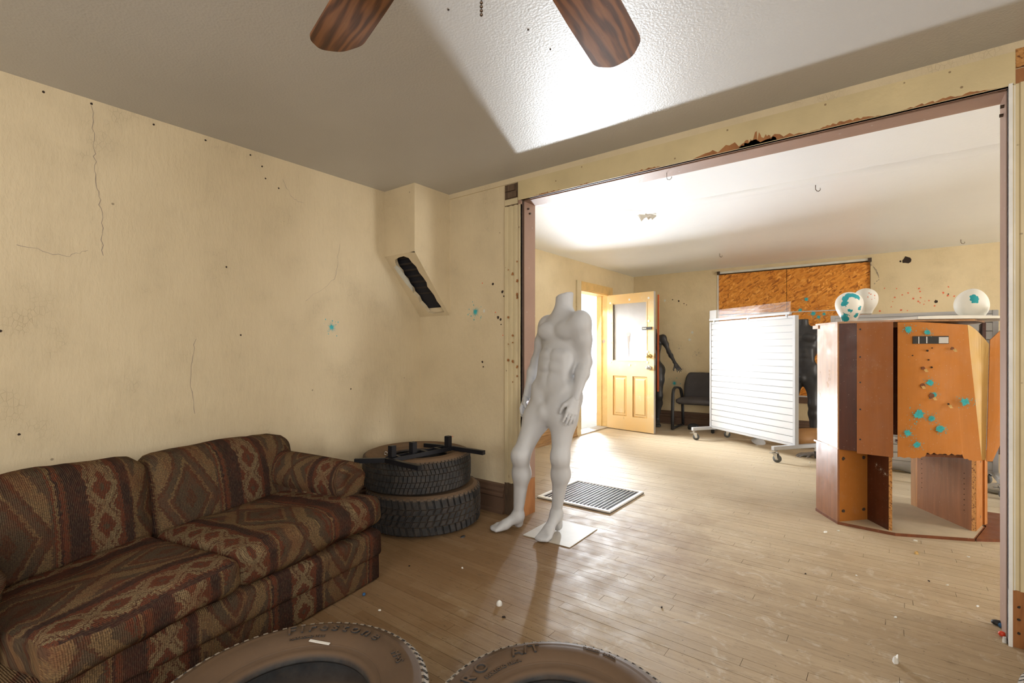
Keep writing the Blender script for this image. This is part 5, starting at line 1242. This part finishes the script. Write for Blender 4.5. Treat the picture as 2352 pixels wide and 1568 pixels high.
# white foam sheet on top, three heads, a broken piece
fs_ = MB(); vs = []; N1 = 20
front = [(.16 + .62 * i / N1, 4.03 + .30 * i / N1) for i in range(N1 + 1)]
for i, (x, y) in enumerate(front):
    sg = .004 * math.sin(i / 9 * PI / 1.2); zt_ = kt + .020
    vs += [(x, y, zt_ - .0055), (x, y, zt_ + sg + .012), (x - .25, y + .42, zt_ + .010), (x - .25, y + .42, zt_ - .0055)]
fs_.add(vs, [(4 * i + j, 4 * (i + 1) + j, 4 * (i + 1) + (j + 1) % 4, 4 * i + (j + 1) % 4) for i in range(N1) for j in range(4)] + [(0, 1, 2, 3), (4 * N1 + 3, 4 * N1 + 2, 4 * N1 + 1, 4 * N1)])
o = fs_.build('foam_sheet', 'foam'); tag(o, 'thin white foam sheet sagging over the front of the kiosk top', 'foam sheet')
def head_mat(name, spots, col, base=(.84, .82, .75)):
    g = G(name, .45, spec=.4); p = g.obj; nz_ = g.n('TexNoise', {'Vector': p, 'Scale': 55., 'Detail': 4.}).outputs[1]; q = g.mix(.03, p, nz_); m_ = None
    for c, r in spots:
        dd = g.n('VectorMath', {0: q, 1: tuple(x + .015 for x in c)}, operation='DISTANCE').outputs['Value']; k = g.math('LESS_THAN', dd, r)
        m_ = k if m_ is None else g.math('MAXIMUM', m_, k)
    g.color(g.mix(m_, base, col) if m_ is not None else base); return g.m
def head(label, loc, rot, mat, sc=1.0, neck=True):
    s = SDF(); s.ell((0, 0, .142), (.092, .099, .090), None, .03).ell((0, -.015, .09), (.066, .075, .070), None, .04)
    if neck: s.cap((0, .008, .0), (0, .0, .08), .052, .050, .03)
    s.cut((0, 0, .004), (0, 0, -1)); o = link('wig_form', np_mesh([s.mesh(.006)]), mat); o.location = loc; o.rotation_euler = rot; o.scale = (sc,) * 3; tag(o, label, 'mannequin head', 'smooth white mannequin heads'); return o
tq = (.02, .36, .42)
vd = nv(FWD * -1 + RGT * -.55); vr = Vector((vd.y * -1, vd.x, 0)) * -1
vr = Vector((-vd.y, vd.x, 0))
def hp(r_, u_, f_=.085): return tuple(vd * f_ + vr * r_ + Vector((0, 0, u_)))
m1_ = head_mat('teal_blotched_white', [(hp(-.035, .175), .026), (hp(-.035, .135), .024), (hp(-.012, .20, .075), .026), (hp(.018, .20, .075), .026), (hp(.045, .18, .07), .022), (hp(-.02, .062, .05), .03), (hp(-.005, .088, .07), .026), (hp(.035, .05, .05), .02), (hp(.05, .10, .06), .02), (hp(-.03, .03, .04), .03)], tq)
head('upright white mannequin head blotched with teal, on the kiosk corner', (-.205, 4.105, kt + .010), (0, 0, 0), m1_, .90)
m2_ = head_mat('red_flecked_white', [((.0 + .03 * math.sin(i * 2.4), -.09, .12 + .011 * i), .007) for i in range(8)], (.75, .25, .16))
head('white mannequin head with red flecks, behind the teal-blotched one', (-.16, 5.78, 1.537), (0, 0, .5), m2_, 1.08)
m3_ = head_mat('single_splat_white', [((-.045, -.062, .112), .030)], tq)
s = SDF(); s.ell((.022, 0, .095), (.088, .088, .094), None, .04).ell((-.045, 0, .088), (.078, .076, .074), None, .06).ell((.05, 0, .075), (.062, .08, .070), None, .04); s.cut((0, 0, .006), (0, 0, -1))
h3 = link('wig_form', np_mesh([relax(*s.mesh(.006), 5)]), m3_); h3.location = at(2230, 731, 3.28); h3.location.z = kt + .028; h3.rotation_euler = (0, 0, YAW); h3.scale = (.76, .85, 1.06)
tag(h3, 'white egg-shaped mannequin head lying on its side on the foam sheet', 'mannequin head', 'smooth white mannequin heads')
o = link('foam_chunk', None, None) if False else MB().ball((0, 0, .035), (.055, .04, .036), 10, 7).build('foam_chunk', 'foam', None, False); o.location = (.655, 4.42, kt + .036)
for v in o.data.vertices: v.co += mnoise.noise_vector(v.co * 30) * .012
tag(o, 'small broken white foam chunk beside the right jamb on the kiosk', 'foam chunk')

# ------------------------------------------------------------------ guest chair
cc = thing('guest_chair', 'black padded office armchair standing against the far wall', 'chair', (-2.27, 7.54, 0), .06)
me = puffy(.50, .47, .075, r=.035, puff=(0, 0, .018), wob=.003, seed=11); o = link('seat', me, 'chairfab', cc, True); o.location = (0, -.02, .40)
def bk(v): return Vector((v.x * (1 - .10 * max(0, v.z - .2) / .2), v.y + .22 * v.z + .12 * v.x * v.x * -1, v.z))
me = puffy(.48, .055, .40, r=.027, puff=(0, .012, 0), wob=.003, seed=12, bend=bk)
for v in me.vertices:
    k = max(0, v.co.z - .28) / .13; v.co.x *= 1 - .22 * k ** 2
o = link('backrest', me, 'chairfab', cc, True); o.location = (0, .195, .45)
for s_ in (-1, 1):
    x = s_ * .285
    pts = [(x, -.27, .012), (x, -.265, .18), (x, -.255, .40), (x, -.24, .54), (x, -.20, .605), (x, -.13, .63), (x, 0, .625), (x, .12, .61), (x, .19, .575), (x * .97, .215, .50), (x * .93, .22, .40)]
    MB().tube(pts, .016, .024, 10, up=(1, 0, 0)).build('arm_loop', 'black', cc, True)
    MB().tube([(x * .93, .20, .44), (x * .93, .235, .2), (x * .95, .27, .012)], .015, .022, 10, up=(1, 0, 0)).build('leg', 'black', cc, True)
    MB().tube([(x, -.27, .022), (x * .9, -.05, .04), (x * .95, .262, .022)], .014, .02, 8).build('foot_rail', 'black', cc, True)
MB().tube([(-.26, -.02, .385), (.26, -.02, .385)], .016, n=8).build('seat_bar', 'black', cc, True)
o = puffy(.17, .09, .07, r=.03, wob=.012, seed=14); o = link('duffel_bundle', o, 'black', None, True); o.location = at(1592, 983, 7.35); o.location.z = .002; tag(o, 'crumpled black bundle on the floor under the office armchair', 'bundle')

# ------------------------------------------------------------------ floor grille
gx0, gx1, gy0, gy1 = -2.245, -1.605, 3.265, 3.905
gr = thing('floor_vent', 'square floor vent grille with pale frame let into the floorboards', 'floor vent', ((gx0 + gx1) / 2, (gy0 + gy1) / 2, 0)); hw, hd_ = (gx1 - gx0) / 2, (gy1 - gy0) / 2
MB().box(-hw, hw, -hd_, hd_, .001, .006).build('backing', 'grille', gr)
for a in ((-hw, hw, -hd_, -hd_ + .03), (-hw, hw, hd_ - .03, hd_), (-hw, -hw + .03, -hd_ + .03, hd_ - .03), (hw - .03, hw, -hd_ + .03, hd_ - .03)): MB().box(*a, .001, .017).build('frame_bar', 'grille_frame', gr, bevel=.003)
nb_ = 17
bar_me = MB().box(-.0015, .0015, -hd_ + .03, hd_ - .03, .006, .013).mesh('bar'); bar_me.materials.append(MAT['grille_frame'])
for k in range(nb_): o = link('grille_bar', bar_me, None, gr); o.location = (-hw + .03 + (2 * hw - .06) * (k + 1) / (nb_ + 1), 0, 0)
fin = MB()
for k in range(48): y = -hd_ + .035 + (2 * hd_ - .07) * k / 47; fin.box(-hw + .03, hw - .03, y - .0012, y + .0012, .006, .010)
o = fin.build('mesh_fins', 'grille', gr); o['kind'] = 'stuff'

# ------------------------------------------------------------------ litter
def onfloor(px, py): q = at(px, py, CAMH * FPX / (py - HZ)); q.z = 0; return q
def chipobj(name, px, py, s, mat, label, cat, group=None, seed=0, h=.004):
    rd = random.Random(seed); n = 7; pts = [(math.cos(2 * PI * i / n) * s * rd.uniform(.5, 1.2), math.sin(2 * PI * i / n) * s * rd.uniform(.3, .8)) for i in range(n)]
    mb = MB(); vs = [(x, y, .0008) for x, y in pts] + [(x * .8, y * .8, .0008 + h * rd.uniform(.5, 1.6)) for x, y in pts]
    mb.add(vs, [tuple(range(n))[::-1], tuple(range(n, 2 * n))] + [(i, (i + 1) % n, n + (i + 1) % n, n + i) for i in range(n)])
    o = mb.build(name, mat); o.location = onfloor(px, py); o.rotation_euler = (0, 0, rd.uniform(0, 6)); return tag(o, label, cat, group)
chips = [(1896, 1222, .018, 'long pale paint chip on the floor left of the kiosk foot'), (1925, 1219, .012, 'small pale paint chip nearest the kiosk front left corner'), (2102, 1242, .012, 'pale paint chip under the front edge of the kiosk base'), (2224, 1279, .012, 'pale paint chip on the floor in front of the kiosk right corner'),
         (2175, 1344, .008, 'pale paint chip on the floor between kiosk and right jamb'), (2246, 1393, .009, 'pale paint chip on the floor just left of the right jamb'), (2057, 1418, .008, 'pale paint chip alone on the floor right of centre'), (1967, 1322, .008, 'pale paint chip on the floor below the kiosk left foot'),
         (1738, 1023, .014, 'pale paint chip on the floor under the slatted rack'), (1860, 1062, .014, 'pale paint chip on the floor by the right caster of the rack'), (872, 1402, .008, 'pale paint chip on the dark floor between sofa and tires'), (1062, 1305, .007, 'pale paint chip on the dark floor below the tire stack')]
for i, (px, py, s, lb) in enumerate(chips): chipobj('paint_chip', px, py, s, 'foam', lb, 'paint chip', 'pale paint chips on the floor', i)
crumbs = [(1158, 1418, .010, 'dark crumb on the bright strip of floor below the white cap'), (2134, 1335, .008, 'dark crumb on the floor below the kiosk middle'), (1520, 1395, .008, 'dark crumb alone on the middle of the floor'), (1850, 1318, .007, 'dark crumb on the floor left of the kiosk shadow'), (940, 1300, .007, 'dark crumb on the shaded floor right of the sofa corner')]
for i, (px, py, s, lb) in enumerate(crumbs): chipobj('dirt_crumb', px, py, s, 'hole', lb, 'crumb', 'dark crumbs on the floor', i + 30)
chipobj('leaf_scrap', 1063, 1233, .022, 'black', 'curled black scrap on the floor in front of the tire stack', 'scrap', None, 77, .006)
chipobj('paper_scrap', 2056, 1521, .018, 'paper', 'crumpled white paper scrap on the floor near the bottom right tire', 'paper scrap', None, 78, .02)
chipobj('plaster_crumb', 2308, 1475, .016, 'paper', 'pale plaster crumb at the foot of the right jamb', 'crumb', None, 79, .014)
chipobj('wood_splinter', 2105, 1271, .020, 'orange_pale', 'tan wood splinter on the floor in front of the kiosk', 'splinter', None, 80, .008)
o = MB().lathe([(.014, 0), (.0135, .008), (.010, .016), (.004, .021), (0, .022)], n=16).build('white_cup', 'foam', None, True); o.location = onfloor(1147, 1389); o.location.z = .002; o.rotation_euler = (.25, .1, 0); tag(o, 'small white plastic cap lying on the bright strip of floor', 'cap')
o = MB().ball((0, 0, .012), (.013, .010, .011)).build('red_bead', 'red', None, True); o.location = onfloor(2302, 1462); o.location.z = .0; tag(o, 'small red ball at the foot of the right jamb', 'ball')
o = MB().ball((0, 0, .012), (.021, .014, .012)).build('dark_ball', 'black', None, True); o.location = onfloor(2291, 1436); o.location.z = 0; tag(o, 'dark oval pellet beside the foot of the right jamb', 'pellet')
o = MB().ball((0, 0, .010), .010).build('blue_ball', 'blue', None, True); o.location = onfloor(2299, 1441); o.location.z = 0; tag(o, 'small blue ball touching the dark pellet by the right jamb', 'ball')
o = MB().ball((0, 0, .008), .008).build('teal_bead', 'blue', None, True); o.location = onfloor(836, 1368); o.location.z = 0; tag(o, 'small blue bead on the floor near the sofa corner', 'bead')
